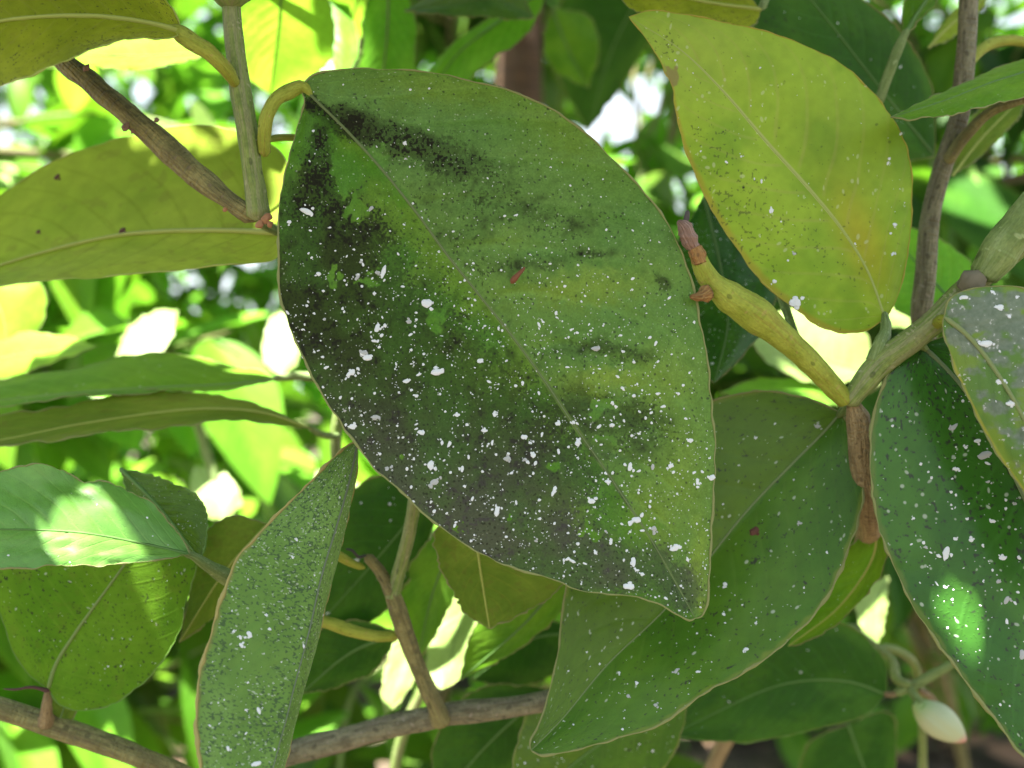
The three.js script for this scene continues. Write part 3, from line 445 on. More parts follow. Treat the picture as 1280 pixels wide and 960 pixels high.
leaf(twigB, { M: [[880, 245], [900, 330], [910, 400], [893, 479]], E2: [[880, 245], [925, 268], [972, 335], [962, 395], [935, 437], [893, 479]], E1: [[880, 245], [840, 320], [840, 400], [868, 450], [893, 479]], d: [20, 18.5, 0, 0.2, 0.2], mat: M.darkSoot, ribMat: M.ribGreen, label: 'dark shaded leaf with pale flecks behind the dried stub', specks: { n: 60, size: 1.2 }, petiole: [[1000, 437, 16.4], [960, 330, 18], [920, 262, 19.6], [880, 245, 20]], petioleW: [10, 10, 10, 10] });
leaf(twigB, { M: [[1092, 640], [1093, 690], [1050, 757], [985, 808]], E2: [[1092, 640], [1109, 683], [1096, 725], [1060, 770], [1020, 796], [985, 808]], E1: [[1092, 640], [1058, 690], [1000, 752], [985, 808]], d: [17.4, 18.6, 0.2, 0.5, 0], mat: M.fresh, under: true, rib: 0.0003, ribMat: M.ribOlive, label: 'narrow olive leaf edge showing behind the sharp-tipped leaf' });

{ // scale insects: brown crusts on blades
  const crustAt = (tw, label, x, y, w) => { const info = infos.get(label), { p, n } = surf(info, x, y), s2 = surf(info, x + w * 0.5, y + w * 0.4); reseed(x * 3 + y); placed('scale_insect', mergeGeometries([lump(p, n, w * 0.0001, 1.4, 0.6, 0.8), lump(s2.p, s2.n, w * 0.00006, 1.2, 0.6, 2)]), M.crust, info.mesh); };
  const tip = 'dark green leaf with sharp tip below the big sooty leaf', low = 'olive yellow leaf seen from below behind the woody twig';
  crustAt(twigB, tip, 943, 664, 7); crustAt(twigA, low, 152, 288, 6); crustAt(twigA, low, 71, 221, 5); crustAt(twigA, low, 45, 288, 4);
}
// ------------------------------------------------------------------ upright twig at right, with the leaf that crosses it
const twigC = thing('citrus_twig', at(1157, 420, 18.5), 'upright brown twig at right that branches below a horizontal green leaf', 'twig');
stem('woody_stem', [[1460, 1100, 23], [1330, 760, 21], [1190, 500, 19.2], [1153, 410, 18.6], [1157, 340, 18.5], [1163, 270, 18.5], [1180, 205, 18.5], [1198, 150, 18.5], [1206, 80, 18.5], [1212, -20, 18.6], [1230, -300, 19]], [26, 24, 22, 23, 24, 26, 22, 22, 22, 26], B.grey, twigC, { seg: 90, lump: 0.08, seed: 22 });
stem('side_stem', [[1182, 205, 18.4], [1205, 172, 18.2], [1235, 142, 18], [1262, 129, 17.8], [1320, 112, 17.6]], [16, 15, 13, 13, 13], B.brown, twigC, { seg: 30, lump: 0.08, seed: 25 });
leaf(twigC, { M: [[1330, 60], [1290, 86], [1240, 103], [1180, 126], [1113, 147]], E1: [[1330, 60], [1270, 77], [1205, 106], [1150, 128], [1113, 147]], E2: [[1330, 60], [1300, 112], [1240, 128], [1180, 143], [1140, 150], [1113, 147]], d: [17, 15.6, 0, 1.2, -0.8], mat: M.fresh, ribMat: M.ribGreen, rib: 0.0003, label: 'bright green pointed leaf crossing the upright twig', petiole: [[1300, 118, 17.7], [1330, 90, 17.4], [1330, 62, 17]], petioleW: [10, 12, 10] });
leaf(twigC, { M: [[1222, 410], [1170, 355], [1105, 285]], E1: [[1222, 410], [1215, 330], [1180, 300], [1140, 285], [1105, 285]], E2: [[1222, 410], [1170, 405], [1120, 385], [1095, 330], [1105, 285]], d: [20, 21.5, 0, 0.5, -0.3], mat: M.bright, label: 'clear green leaf behind the lower end of the upright twig', ribMat: M.ribGreen });
stem('petiole', [[1206, 100, 18.6], [1214, 75, 18.8], [1236, 56, 19], [1262, 50, 19.2], [1300, 56, 19.5]], [12, 13, 14, 13, 12], B.yellow, twigC, { seg: 24 });
leaf(twigC, { M: [[1160, 60], [1190, 30], [1220, 8], [1260, -40]], E1: [[1160, 60], [1172, 40], [1200, 8], [1260, -40]], E2: [[1160, 60], [1185, 50], [1215, 25], [1260, -40]], d: [21, 22, 0, 0.5, 0], mat: M.olive, label: 'narrow olive leaf at the top behind the upright twig', rib: 0.0003, ribMat: M.ribOlive });
leaf(twigC, { M: [[1190, 220], [1225, 175], [1290, 110]], E1: [[1190, 220], [1205, 165], [1250, 110], [1290, 110]], E2: [[1190, 220], [1225, 195], [1270, 150], [1290, 110]], d: [20, 21, 0, 0.3, 0], mat: M.oliveBrown, label: 'dull olive leaf tucked behind the fork of the upright twig', rib: 0.0003, ribMat: M.ribOlive });

// ------------------------------------------------------------------ leaves at top right
const twigD = thing('citrus_twig', at(1170, -120, 21), 'twig above the yellow-green leaf holding very dark green leaves', 'twig');
stem('woody_stem', [[1320, -330, 22], [1230, -190, 21.5], [1150, -60, 21], [1010, -80, 20.5], [900, -70, 20]], [26, 24, 20, 16, 12], B.grey, twigD, { seg: 40 });
leaf(twigD, { M: [[1168, 195], [1100, 110], [1030, 20], [955, -70]], E1: [[1168, 195], [1165, 110], [1125, 40], [1062, -12], [955, -70]], E2: [[1168, 195], [1100, 200], [1000, 130], [945, 40], [925, -40], [955, -70]], d: [21.5, 19.5, 0, 0.4, -0.4], mat: M.deep, ribMat: M.ribGreen, label: 'very dark green leaf behind the yellow-green leaf', rib: 0.0003, specks: { n: 30, size: 1.2 } });
leaf(twigD, { M: [[1128, 48], [1146, 18], [1185, -40], [1210, -100]], E1: [[1128, 48], [1130, 10], [1150, -40], [1210, -100]], E2: [[1128, 48], [1152, 22], [1195, -30], [1210, -100]], d: [18.6, 19, 0, 0.3, 0], mat: M.mid, label: 'small green leaf hanging by a long stalk at the top', rib: 0.0005, ribMat: M.ribGreen, petiole: [[1098, 130, 18.8], [1108, 100, 18.7], [1120, 68, 18.6], [1134, 36, 18.6]], petioleW: [12, 13, 13, 9] });
leaf(twigD, { M: [[952, 12], [870, 0], [760, -30]], E1: [[952, 12], [900, -40], [820, -60], [760, -30]], E2: [[952, 12], [940, 34], [900, 31], [825, 22], [780, 2], [760, -30]], d: [18.5, 17.5, 0, 0.3, 0], mat: M.oliveSoot, under: true, rib: 0.0004, ribMat: M.ribOlive, label: 'olive leaf at the top edge above the tip of the yellow-green leaf', petiole: [[960, -70, 20.2], [962, -20, 19], [952, 12, 18.5]], petioleW: [10, 10, 10] });

// ------------------------------------------------------------------ lower left: speckled hanging leaf on the brown side twig
const twigE = thing('citrus_twig', at(548, 895, 18.6), 'thin brown forked side twig holding the narrow speckled hanging leaf', 'twig');
stem('woody_stem', [[552, 905, 18.8], [545, 885, 18.6], [525, 840, 18.4], [507, 793, 18.2], [490, 742, 18], [475, 714, 18], [457, 694, 17.9]], [26, 22, 20, 21, 23, 16, 14], B.brown, twigE, { seg: 50, lump: 0.1, seed: 31 });
stem('side_stem', [[488, 752, 18], [497, 720, 18], [508, 680, 17.8], [517, 635, 17.4], [520, 590, 17], [492, 560, 16.6], [455, 546, 16.2]], [20, 17, 17, 17, 16, 14, 10], B.green, twigE, { seg: 50, lump: 0.06, seed: 34 });
stem('petiole', [[456, 710, 17.9], [440, 704, 17.8], [412, 688, 17.6], [380, 668, 18]], [9, 12, 11, 10], B.yellow, twigE, { seg: 16 });
stem('petiole', [[500, 795, 18.2], [470, 795, 18.1], [432, 786, 18], [395, 774, 17.9], [350, 768, 18]], [13, 15, 17, 14, 12], B.yellow, twigE, { seg: 22, lump: 0.12 });
stem('tendril', [[458, 694, 17.8], [448, 696, 17.6], [440, 688, 17.5], [432, 686, 17.5]], [3, 4, 4, 3], plain(0.02, 0.02, 0.015), twigE, { seg: 14, radial: 6 });
leaf(twigE, {
  M: [[448, 547], [437, 600], [420, 660], [402, 720], [386, 790], [370, 850], [352, 920], [330, 990], [290, 1050]], E1: [[448, 547], [428, 562], [400, 590], [370, 620], [330, 660], [296, 700], [278, 745], [262, 800], [250, 840], [245, 890], [247, 930], [258, 985], [290, 1050]],
  E2: [[448, 547], [447, 580], [437, 640], [421, 700], [406, 760], [391, 830], [377, 880], [358, 950], [335, 1010], [290, 1050]], d: [16.1, 13.2, 0, -0.5, 1.3], mat: M.narrow, nu: 90, half: 18, bulge: 0.06, rimR: 0.00022, jag: 1.4, rib: 0.00022, ribMat: plain(0.09, 0.12, 0.07), rimMat: plain(0.24, 0.21, 0.06), label: 'narrow dark leaf with fine white flecks hanging at lower left',
  specks: { n: 260, size: 0.6, where: (x, y) => 0.2 + ell(x, y, 425, 640, 14, 110, 0.25) + 0.4 * ell(x, y, 400, 750, 14, 100, 0.25), big: [[370, 676, 5, 1.6, 2], [364, 697, 4, 1.6, 2], [310, 794, 7, 1.7, 2.2], [299, 797, 5, 1.4, 2], [300, 807, 6, 1.6, 2.2], [291, 790, 4, 1.3], [335, 787, 4, 1.4], [331, 770, 4, 1.3], [322, 888, 6, 1.7, 1.9], [284, 936, 5, 1.5, 1.9], [320, 955, 8, 1.5], [380, 808, 5, 1.6, 1.9], [306, 888, 4]] },
});
leaf(twigE, { M: [[560, 590], [520, 640], [470, 700], [385, 795]], E1: [[560, 590], [490, 590], [430, 620], [395, 700], [385, 795]], E2: [[560, 590], [545, 650], [515, 720], [465, 775], [385, 795]], d: [20, 20.5, 0, 0, 0.2], mat: M.deep, ribMat: M.ribGreen, rib: 0.0003, label: 'broad shaded leaf with black spots behind the forked side twig', specks: { n: 25, size: 1.2 } });
leaf(twigE, { M: [[498, 792], [440, 815], [375, 868]], E1: [[498, 792], [440, 775], [385, 800], [375, 868]], E2: [[498, 792], [470, 835], [430, 855], [375, 868]], d: [20, 20.5, 0, 0, 0.2], mat: M.deep, ribMat: M.ribGreen, rimMat: M.marginPale, label: 'shaded green leaf below the yellow petiole of the side twig' });
leaf(twigE, { M: [[585, 640], [545, 730], [520, 830]], E1: [[585, 640], [530, 680], [498, 760], [520, 830]], E2: [[585, 640], [572, 730], [545, 790], [520, 830]], d: [19.5, 21, 0, 0.2, -0.3], mat: M.mid, ribMat: M.ribGreen, label: 'mid green leaf right of the forked side twig' });
leaf(twigE, { M: [[590, 630], [600, 710], [612, 786]], E1: [[590, 630], [546, 655], [550, 700], [566, 737], [582, 765], [598, 779], [612, 786]], E2: [[590, 630], [680, 690], [702, 728], [660, 765], [612, 786]], d: [17, 17.6, 0, 0.2, 0.1], mat: M.oliveBrown, under: true, jag: 5, rib: 0.00035, ribMat: M.ribOlive, rimMat: M.marginPale, label: 'brownish olive leaf under the lower edge of the big sooty leaf', petiole: [[518, 610, 17.3], [550, 600, 17], [590, 630, 17]], petioleW: [10, 10, 10] });
leaf(twigE, { M: [[720, 700], [660, 775], [575, 850]], E1: [[720, 700], [640, 730], [590, 790], [575, 850]], E2: [[720, 700], [705, 760], [640, 815], [575, 850]], d: [19, 20, 0, 0, 0.3], mat: M.mid, ribMat: M.ribGreen, label: 'green leaf behind the brownish olive leaf', rimMat: M.marginPale });

// ------------------------------------------------------------------ branches along the bottom
const branchF = thing('citrus_branch', at(350, 945, 19.5), 'thick brown branch along the bottom centre under the side twig', 'branch');
stem('woody_stem', [[150, 1090, 20], [260, 990, 19.8], [350, 946, 19.5], [420, 927, 19.3], [500, 905, 19.1], [560, 893, 19], [640, 884, 19], [720, 868, 19.2], [860, 820, 20]], [38, 36, 34, 31, 29, 28, 25, 24, 24], B.grey, branchF, { seg: 80, lump: 0.09, seed: 41 });
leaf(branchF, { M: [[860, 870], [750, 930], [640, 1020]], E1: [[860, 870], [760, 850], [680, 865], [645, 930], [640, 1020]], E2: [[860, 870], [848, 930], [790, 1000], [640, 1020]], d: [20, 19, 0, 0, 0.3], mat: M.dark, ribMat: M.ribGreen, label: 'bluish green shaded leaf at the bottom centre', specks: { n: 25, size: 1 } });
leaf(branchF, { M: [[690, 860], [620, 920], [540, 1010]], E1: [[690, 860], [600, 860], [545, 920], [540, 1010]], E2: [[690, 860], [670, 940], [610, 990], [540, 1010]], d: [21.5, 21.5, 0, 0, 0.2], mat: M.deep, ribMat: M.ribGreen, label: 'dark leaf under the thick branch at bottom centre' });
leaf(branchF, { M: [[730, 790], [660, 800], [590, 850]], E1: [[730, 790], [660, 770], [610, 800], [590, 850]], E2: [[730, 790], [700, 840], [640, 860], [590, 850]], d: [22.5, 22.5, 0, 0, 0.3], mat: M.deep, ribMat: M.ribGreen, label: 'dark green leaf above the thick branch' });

const branchG = thing('citrus_branch', at(-20, 880, 18), 'slender brown branch in the lower left corner with one round leaf', 'branch');
stem('woody_stem', [[-260, 820, 18.5], [-120, 855, 18.2], [-20, 880, 18], [60, 905, 18], [130, 930, 18], [190, 953, 18], [260, 985, 18.2], [400, 1060, 18.8]], [32, 30, 28, 27, 26, 25, 26, 26], B.brown, branchG, { seg: 70, lump: 0.09, seed: 47 });
leaf(branchG, {
  M: [[60, 862], [70, 830], [95, 790], [120, 755], [160, 700], [215, 625]], E1: [[60, 862], [30, 835], [8, 790], [-6, 740], [5, 690], [80, 640], [215, 625]], E2: [[60, 862], [78, 882], [108, 889], [145, 879], [190, 842], [217, 805], [237, 740], [248, 690], [215, 625]], d: [17.6, 17, 0, -0.2, 0.2], mat: M.freshSoot, half: 16,
  ripple: 0.0001, rib: 0.0004, ribMat: M.ribPale, rimMat: M.marginGreen, label: 'rounded green leaf in the lower left corner, base down', petiole: [[58, 905, 17.9], [58, 885, 17.7], [60, 862, 17.6]], petioleW: [22, 14, 8], petioleMat: B.pink, specks: { n: 30, size: 0.9 }, seed: 44,
});
stem('dead_stalk', [[62, 864, 17.4], [40, 859, 17.3], [18, 862, 17.2], [4, 861, 17.2]], [6, 4, 3, 2], plain(0.05, 0.02, 0.015), branchG, { seg: 14, radial: 6 });
leaf(branchG, { M: [[72, 908], [80, 885], [92, 862]], E1: [[72, 908], [60, 890], [70, 868], [92, 862]], E2: [[72, 908], [88, 900], [96, 880], [92, 862]], d: [17.9, 18.2, 0, 0, 0], mat: M.oliveBrown, label: 'tiny ochre leaf at the slender branch', nu: 20, half: 6, rib: 0.0002 });

// ------------------------------------------------------------------ left: glossy leaf with the sun fleck
const twigH = thing('citrus_twig', at(330, 745, 17.5), 'twig hidden behind the hanging leaf, bearing the glossy sunlit-flecked leaf at left', 'twig');
stem('woody_stem', [[300, 1100, 19], [305, 900, 18.6], [318, 800, 18], [330, 740, 17.5], [345, 660, 17.6]], [20, 20, 18, 16, 12], B.brown, twigH, { seg: 40 });
leaf(twigH, {
  M: [[237, 693], [180, 680], [100, 666], [0, 662], [-90, 666]], E1: [[237, 693], [228, 674], [203, 642], [172, 616], [135, 600], [97, 598], [75, 590], [42, 587], [0, 592], [-50, 610], [-90, 666]], E2: [[237, 693], [200, 698], [120, 701], [60, 706], [0, 708], [-50, 700], [-90, 666]], d: [15.6, 14, 0, 0.55, -0.4], mat: M.gloss, half: 16, nu: 70,
  bulge: 0.05, wave: 0.0015, rib: 0.0003, ribMat: M.ribGreen, rimMat: M.marginPale, label: 'glossy green leaf with a bright sun fleck at the left edge', petiole: [[226, 690, 15.6], [240, 694, 15.7], [258, 706, 16], [288, 724, 16.6], [330, 745, 17.5]], petioleW: [7, 15, 22, 22, 13], petioleMat: B.fresh, specks: { n: 14, size: 0.7 },
});
leaf(twigH, { M: [[150, 585], [200, 635], [252, 702]], E1: [[150, 585], [200, 598], [235, 612], [259, 642], [259, 676], [252, 702]], E2: [[150, 585], [170, 640], [205, 685], [252, 702]], d: [17, 16.4, 0, 0.1, 0.2], mat: M.dark, ribMat: M.ribGreen, rimMat: M.marginGreen, label: 'dark green leaf half hidden behind the glossy leaf', specks: { n: 30, size: 0.8, where: (x, y) => 0.2 + ell(x, y, 212, 650, 8, 60, -0.6) } });
leaf(twigH, { M: [[335, 655], [283, 712], [224, 803]], E1: [[335, 655], [285, 645], [242, 685], [236, 740], [224, 803]], E2: [[335, 655], [322, 705], [287, 757], [224, 803]], d: [17.8, 18.5, 0, 0.1, 0.2], mat: M.oliveBrown, under: true, rib: 0.0003, ribMat: M.ribOlive, label: 'dull brownish leaf between the rounded leaf and the hanging leaf' });

// ------------------------------------------------------------------ left middle: two long leaves pointing right
const twigI = thing('citrus_twig', at(420, 480, 20.5), 'twig behind the big leaf with two long leaves stretching to the left edge', 'twig');
stem('woody_stem', [[500, 300, 22], [470, 400, 21.4], [440, 470, 20.8], [420, 540, 20.8], [430, 640, 21.5]], [18, 18, 16, 14, 12], B.green, twigI, { seg: 36 });
leaf(twigI, { M: [[345, 474], [290, 480], [200, 484], [100, 490], [0, 500], [-80, 508]], E1: [[345, 474], [325, 463], [295, 459], [250, 447], [200, 442], [150, 445], [80, 460], [0, 475], [-80, 508]], E2: [[345, 474], [290, 486], [200, 491], [120, 495], [50, 502], [0, 510], [-80, 508]], d: [20.5, 19.5, 0, 1.6, -0.6], mat: M.fresh, shade: false, ribMat: M.ribPale, rib: 0.0003, label: 'long bright green leaf above a dull olive one at the left edge', petiole: [[440, 482, 20.8], [400, 473, 20.7], [370, 470, 20.6], [340, 474, 20.5]], petioleW: [12, 13, 12, 8] });
leaf(twigI, { M: [[390, 536], [330, 516], [250, 511], [100, 530], [0, 550], [-80, 560]], E1: [[390, 536], [330, 509], [270, 494], [190, 486], [160, 489], [80, 508], [0, 520], [-80, 560]], E2: [[390, 536], [310, 527], [200, 535], [80, 549], [0, 558], [-80, 560]], d: [19.6, 19, 0, 0.4, -0.3], mat: M.oliveBrown, under: true, ribMat: M.ribOlive, rib: 0.0003, label: 'long dull olive leaf seen from below at the left edge', petiole: [[424, 545, 20.8], [405, 544, 20.2], [388, 535, 19.6]], petioleW: [9, 9, 8], bulge: 0.06 });

// ------------------------------------------------------------------ bottom right: dark leaf, thin stalks and a flower bud
const twigJ = thing('citrus_twig', at(1130, 860, 22), 'low shaded shoot at bottom right with thin stalks and a pale flower bud', 'twig');
stem('green_stem', [[1240, 800, 21.5], [1190, 830, 21.7], [1145, 855, 22], [1118, 867, 22.2]], [8, 9, 12, 12], B.fresh, twigJ, { seg: 24 });
stem('side_stem', [[1142, 858, 22], [1122, 850, 22.2], [1115, 825, 22.6], [1090, 805, 23], [1060, 780, 23.4]], [12, 12, 10, 10, 9], B.green, twigJ, { seg: 24 });
stem('side_stem', [[1100, 808, 23], [1125, 815, 23.5], [1145, 835, 24], [1155, 990, 26]], [10, 11, 10, 12], B.green, twigJ, { seg: 24 });
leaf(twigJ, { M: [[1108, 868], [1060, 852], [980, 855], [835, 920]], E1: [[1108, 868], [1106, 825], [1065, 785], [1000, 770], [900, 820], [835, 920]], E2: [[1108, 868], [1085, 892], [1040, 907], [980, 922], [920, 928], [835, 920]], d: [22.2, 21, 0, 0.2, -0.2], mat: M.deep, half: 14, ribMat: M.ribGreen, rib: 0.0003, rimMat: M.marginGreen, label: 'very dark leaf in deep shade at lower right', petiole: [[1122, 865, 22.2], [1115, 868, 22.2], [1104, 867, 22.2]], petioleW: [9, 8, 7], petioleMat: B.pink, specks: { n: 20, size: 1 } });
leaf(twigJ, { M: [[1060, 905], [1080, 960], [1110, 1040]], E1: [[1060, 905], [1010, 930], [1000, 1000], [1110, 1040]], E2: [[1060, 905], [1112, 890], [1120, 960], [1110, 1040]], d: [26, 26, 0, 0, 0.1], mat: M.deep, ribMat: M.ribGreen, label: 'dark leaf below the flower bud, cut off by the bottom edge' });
{
  const c = at(1174, 902, 21.6), ax = new THREE.Vector3(0.5, -0.36, 0.1).normalize();
  const pts = []; for (let i = 0; i <= 24; i++) { const t = i / 24; pts.push(new THREE.Vector2(0.0041 * Math.pow(Math.sin(Math.PI * (0.02 + 0.96 * t)), 0.75) * (1 - 0.12 * t) + 0.00002, (t - 0.5) * 0.0135)); }
  const g = new THREE.LatheGeometry(pts, 30), p = g.attributes.position, col = []; for (let i = 0; i < p.count; i++) { const t = p.getY(i) / 0.0135 + 0.5, a = Math.atan2(p.getZ(i), p.getX(i)), k = 1 - 0.06 * Math.pow(Math.abs(Math.sin(a * 2.5 + t * 0.6)), 12); p.setX(i, p.getX(i) * k); p.setZ(i, p.getZ(i) * k); col.push(...mix3(mix3([0.2, 0.31, 0.09], [0.3, 0.35, 0.19], sstep(0, 0.3, t)), [0.4, 0.19, 0.15], sstep(0.8, 0.97, t + 0.06 * Math.cos(a)))); }
  g.setAttribute('color', new THREE.Float32BufferAttribute(col, 3)); g.computeVertexNormals(); g.applyQuaternion(new THREE.Quaternion().setFromUnitVectors(new THREE.Vector3(0, 1, 0), ax)); g.translate(c.x, c.y, c.z);
  const bud = placed('flower_bud', g, new THREE.MeshPhysicalMaterial({ vertexColors: true, roughness: 0.6, clearcoat: 0.2, clearcoatRoughness: 0.5 }), twigJ); bud.userData.label = 'pale oval flower bud with a pinkish tip';
  stem('petiole', [[1136, 860, 22], [1146, 874, 21.8], [1153, 884, 21.6]], [9, 10, 14], B.fresh, bud, { seg: 12 });
  stem('calyx', [[1150, 881, 21.6], [1156, 887, 21.6], [1162, 893, 21.6]], [12, 20, 27], plain(0.13, 0.25, 0.05, 0.6), bud, { seg: 12, radial: 16, lump: 0.12 });
  stem('petiole', [[1195, 928, 25], [1170, 880, 24], [1150, 862, 22.2]], [8, 8, 8], B.pink, twigJ, { seg: 14 });
}

// ------------------------------------------------------------------ top centre and left: leaves behind the big leaf
const twigK = thing('citrus_twig', at(560, -60, 24), 'leaf spray at top centre hanging in front of the brown trunk', 'twig');
stem('green_stem', [[700, -200, 26], [620, -90, 25], [540, -50, 24], [440, -40, 24]], [20, 18, 16, 12], B.green, twigK, { seg: 30 });
leaf(twigK, { M: [[485, -40], [484, 40], [470, 160]], E1: [[485, -40], [455, 10], [452, 60], [448, 120], [470, 160]], E2: [[485, -40], [515, 10], [520, 60], [510, 120], [470, 160]], d: [24, 24.5, 0, 0, 0], mat: M.bright, ribMat: M.ribPale, label: 'hanging yellow-green leaf just above the top edge of the big leaf', shade: false });
leaf(twigK, { M: [[690, -20], [620, 30], [570, 70], [525, 140]], E1: [[690, -20], [640, 8], [580, 45], [540, 85], [525, 140]], E2: [[690, -20], [660, 40], [610, 78], [560, 120], [525, 140]], d: [24, 25, 0, 0.2, 0], mat: M.bright, ribMat: M.ribGreen, label: 'curved strap-shaped leaf in front of the trunk', shade: false });
leaf(twigK, { M: [[505, 14], [560, 6], [620, 0], [668, 22]], E1: [[505, 14], [560, -18], [630, -30], [668, 22]], E2: [[505, 14], [560, 20], [620, 22], [650, 24], [668, 22]], d: [22.5, 22, 0, 0.8, -0.4], mat: M.dark, ribMat: M.ribGreen, label: 'grey-green leaf cut off by the top edge at centre' });
leaf(twigK, { M: [[690, 10], [705, 50], [735, 110]], E1: [[690, 10], [680, 50], [690, 85], [735, 110]], E2: [[690, 10], [735, 20], [748, 65], [735, 110]], d: [30, 31, 0, 0, 0], mat: M.mid, ribMat: M.ribGreen, label: 'small olive leaf just right of the trunk' });
leaf(twigK, { M: [[835, -60], [770, 50], [735, 165]], E1: [[835, -60], [715, -20], [690, 70], [735, 165]], E2: [[835, -60], [825, 20], [775, 110], [735, 165]], d: [34, 36, 0, 0, 0.5], mat: M.deep, ribMat: M.ribGreen, label: 'dark leaf between the trunk and the sky gap' });
const twigL = thing('citrus_twig', at(330, -60, 22), 'backlit shoot behind the upper left stem with glowing lime leaves', 'twig');
stem('green_stem', [[480, -220, 24], [430, -120, 23], [380, -60, 22.5], [300, -60, 22]], [18, 16, 14, 12], B.fresh, twigL, { seg: 30 });
leaf(twigL, { M: [[352, -60], [350, 20], [338, 118]], E1: [[352, -60], [306, -20], [296, 40], [308, 95], [338, 118]], E2: [[352, -60], [400, -20], [418, 50], [400, 90], [338, 118]], d: [21.4, 24.4, 0, 0.2, 0], mat: M.lime, ribMat: M.ribGreen, label: 'glowing lime leaf behind the upper left stem', shade: false });
leaf(twigL, { M: [[395, -50], [405, 30], [425, 115]], E1: [[395, -50], [372, 10], [385, 70], [425, 115]], E2: [[395, -50], [432, 0], [448, 60], [425, 115]], d: [26.5, 24, 0, 0, 0.2], mat: M.bright, ribMat: M.ribPale, label: 'pale green hanging leaf right of the glowing lime leaf', shade: false });
leaf(twigL, { M: [[465, -40], [440, 20], [430, 60]], E1: [[465, -40], [420, -30], [395, 0], [430, 60]], E2: [[465, -40], [470, 0], [455, 40], [430, 60]], d: [24.5, 27, 0, 0, 0.2], mat: M.lime, ribMat: M.ribPale, label: 'yellow backlit leaf at the top edge', shade: false });
leaf(twigL, { M: [[265, 66], [180, 70], [80, 68]], E1: [[265, 66], [230, 48], [150, 45], [80, 68]], E2: [[265, 66], [220, 80], [140, 86], [80, 68]], d: [23, 21, 0, 0.8, -0.4], mat: M.lime, ribMat: M.ribGreen, label: 'lime leaf lying level behind the woody twig', shade: false });
const twigO = thing('citrus_twig', at(470, 660, 25), 'sunlit spray low behind the big leaf, its leaves coloured pale to stand for white glare', 'twig');
stem('green_stem', [[640, 620, 25], [600, 700, 24.5], [560, 800, 25], [500, 930, 26], [480, 1100, 27]], [14, 14, 14, 14, 16], B.green, twigO, { seg: 40 });
const sunLeaf = (tw, M_, E1, E2, d, mat, label, extra = {}) => leaf(tw, { M: M_, E1, E2, d, mat, label, ribMat: M.ribPale, rib: 0.0002, shade: false, nu: 30, half: 8, ...extra });
sunLeaf(twigO, [[585, 735], [570, 795], [552, 862]], [[585, 735], [555, 745], [536, 800], [534, 845], [552, 862]], [[585, 735], [612, 780], [605, 812], [575, 850], [552, 862]], [23.5, 22, 0, 0, 0], M.pale, 'sunlit leaf coloured pale for glare, below the brownish olive leaf');
sunLeaf(twigO, [[530, 775], [500, 830], [480, 895]], [[530, 775], [500, 785], [478, 850], [480, 895]], [[530, 775], [525, 830], [505, 870], [480, 895]], [24.5, 23, 0, 0, 0], M.pale, 'narrow sunlit leaf coloured pale for glare, behind the forked side twig');
const twigR = thing('citrus_twig', at(220, 560, 32), 'sunlit spray in the left middle whose leaves catch full sun', 'twig');
stem('green_stem', [[330, 1000, 36], [300, 800, 34], [285, 660, 32], [250, 540, 32], [215, 440, 31]], [14, 13, 12, 11, 9], B.fresh, twigR, { seg: 40 });
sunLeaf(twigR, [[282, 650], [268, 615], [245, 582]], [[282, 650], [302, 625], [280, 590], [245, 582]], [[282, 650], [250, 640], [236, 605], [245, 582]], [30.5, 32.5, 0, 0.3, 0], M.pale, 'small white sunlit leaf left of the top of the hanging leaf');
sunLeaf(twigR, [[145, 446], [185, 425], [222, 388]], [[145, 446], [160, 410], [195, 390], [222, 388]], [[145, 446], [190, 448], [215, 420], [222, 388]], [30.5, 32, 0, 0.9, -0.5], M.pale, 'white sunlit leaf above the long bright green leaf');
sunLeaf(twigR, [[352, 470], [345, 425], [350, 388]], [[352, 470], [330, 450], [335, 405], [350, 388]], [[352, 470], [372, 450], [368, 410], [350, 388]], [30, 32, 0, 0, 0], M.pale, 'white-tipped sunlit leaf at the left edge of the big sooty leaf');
const twigP = thing('citrus_twig', at(1010, 500, 26), 'sunlit shoot in the gap under the yellow-green leaf', 'twig');
stem('green_stem', [[1100, 480, 26], [1040, 500, 26], [960, 520, 26], [900, 620, 26.5], [880, 900, 28]], [14, 14, 12, 14, 16], B.green, twigP, { seg: 40 });
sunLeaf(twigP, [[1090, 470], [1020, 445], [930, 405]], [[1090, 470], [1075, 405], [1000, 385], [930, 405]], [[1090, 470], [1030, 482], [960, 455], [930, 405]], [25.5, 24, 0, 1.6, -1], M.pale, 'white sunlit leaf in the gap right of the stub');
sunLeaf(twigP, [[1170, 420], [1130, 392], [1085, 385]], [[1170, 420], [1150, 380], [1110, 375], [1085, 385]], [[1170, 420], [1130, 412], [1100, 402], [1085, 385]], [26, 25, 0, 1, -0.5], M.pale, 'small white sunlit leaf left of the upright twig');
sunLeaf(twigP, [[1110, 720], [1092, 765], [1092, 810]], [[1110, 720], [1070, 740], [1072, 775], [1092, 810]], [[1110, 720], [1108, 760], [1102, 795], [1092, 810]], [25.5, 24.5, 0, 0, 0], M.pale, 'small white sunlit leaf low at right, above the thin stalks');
sunLeaf(twigP, [[1055, 505], [990, 490], [900, 490]], [[1055, 505], [1020, 478], [950, 474], [900, 490]], [[1055, 505], [1000, 510], [940, 508], [900, 490]], [24, 23, 0, 0.8, -0.5], M.bright, 'green leaf just above the base of the sharp-tipped leaf', { shade: true });
const twigQ = thing('citrus_twig', at(-60, 440, 24), 'sunlit shoot at the left edge above the long leaves', 'twig');
stem('green_stem', [[-160, 700, 25], [-110, 520, 24.5], [-60, 440, 24], [-50, 300, 24]], [16, 16, 14, 10], B.fresh, twigQ, { seg: 30 });
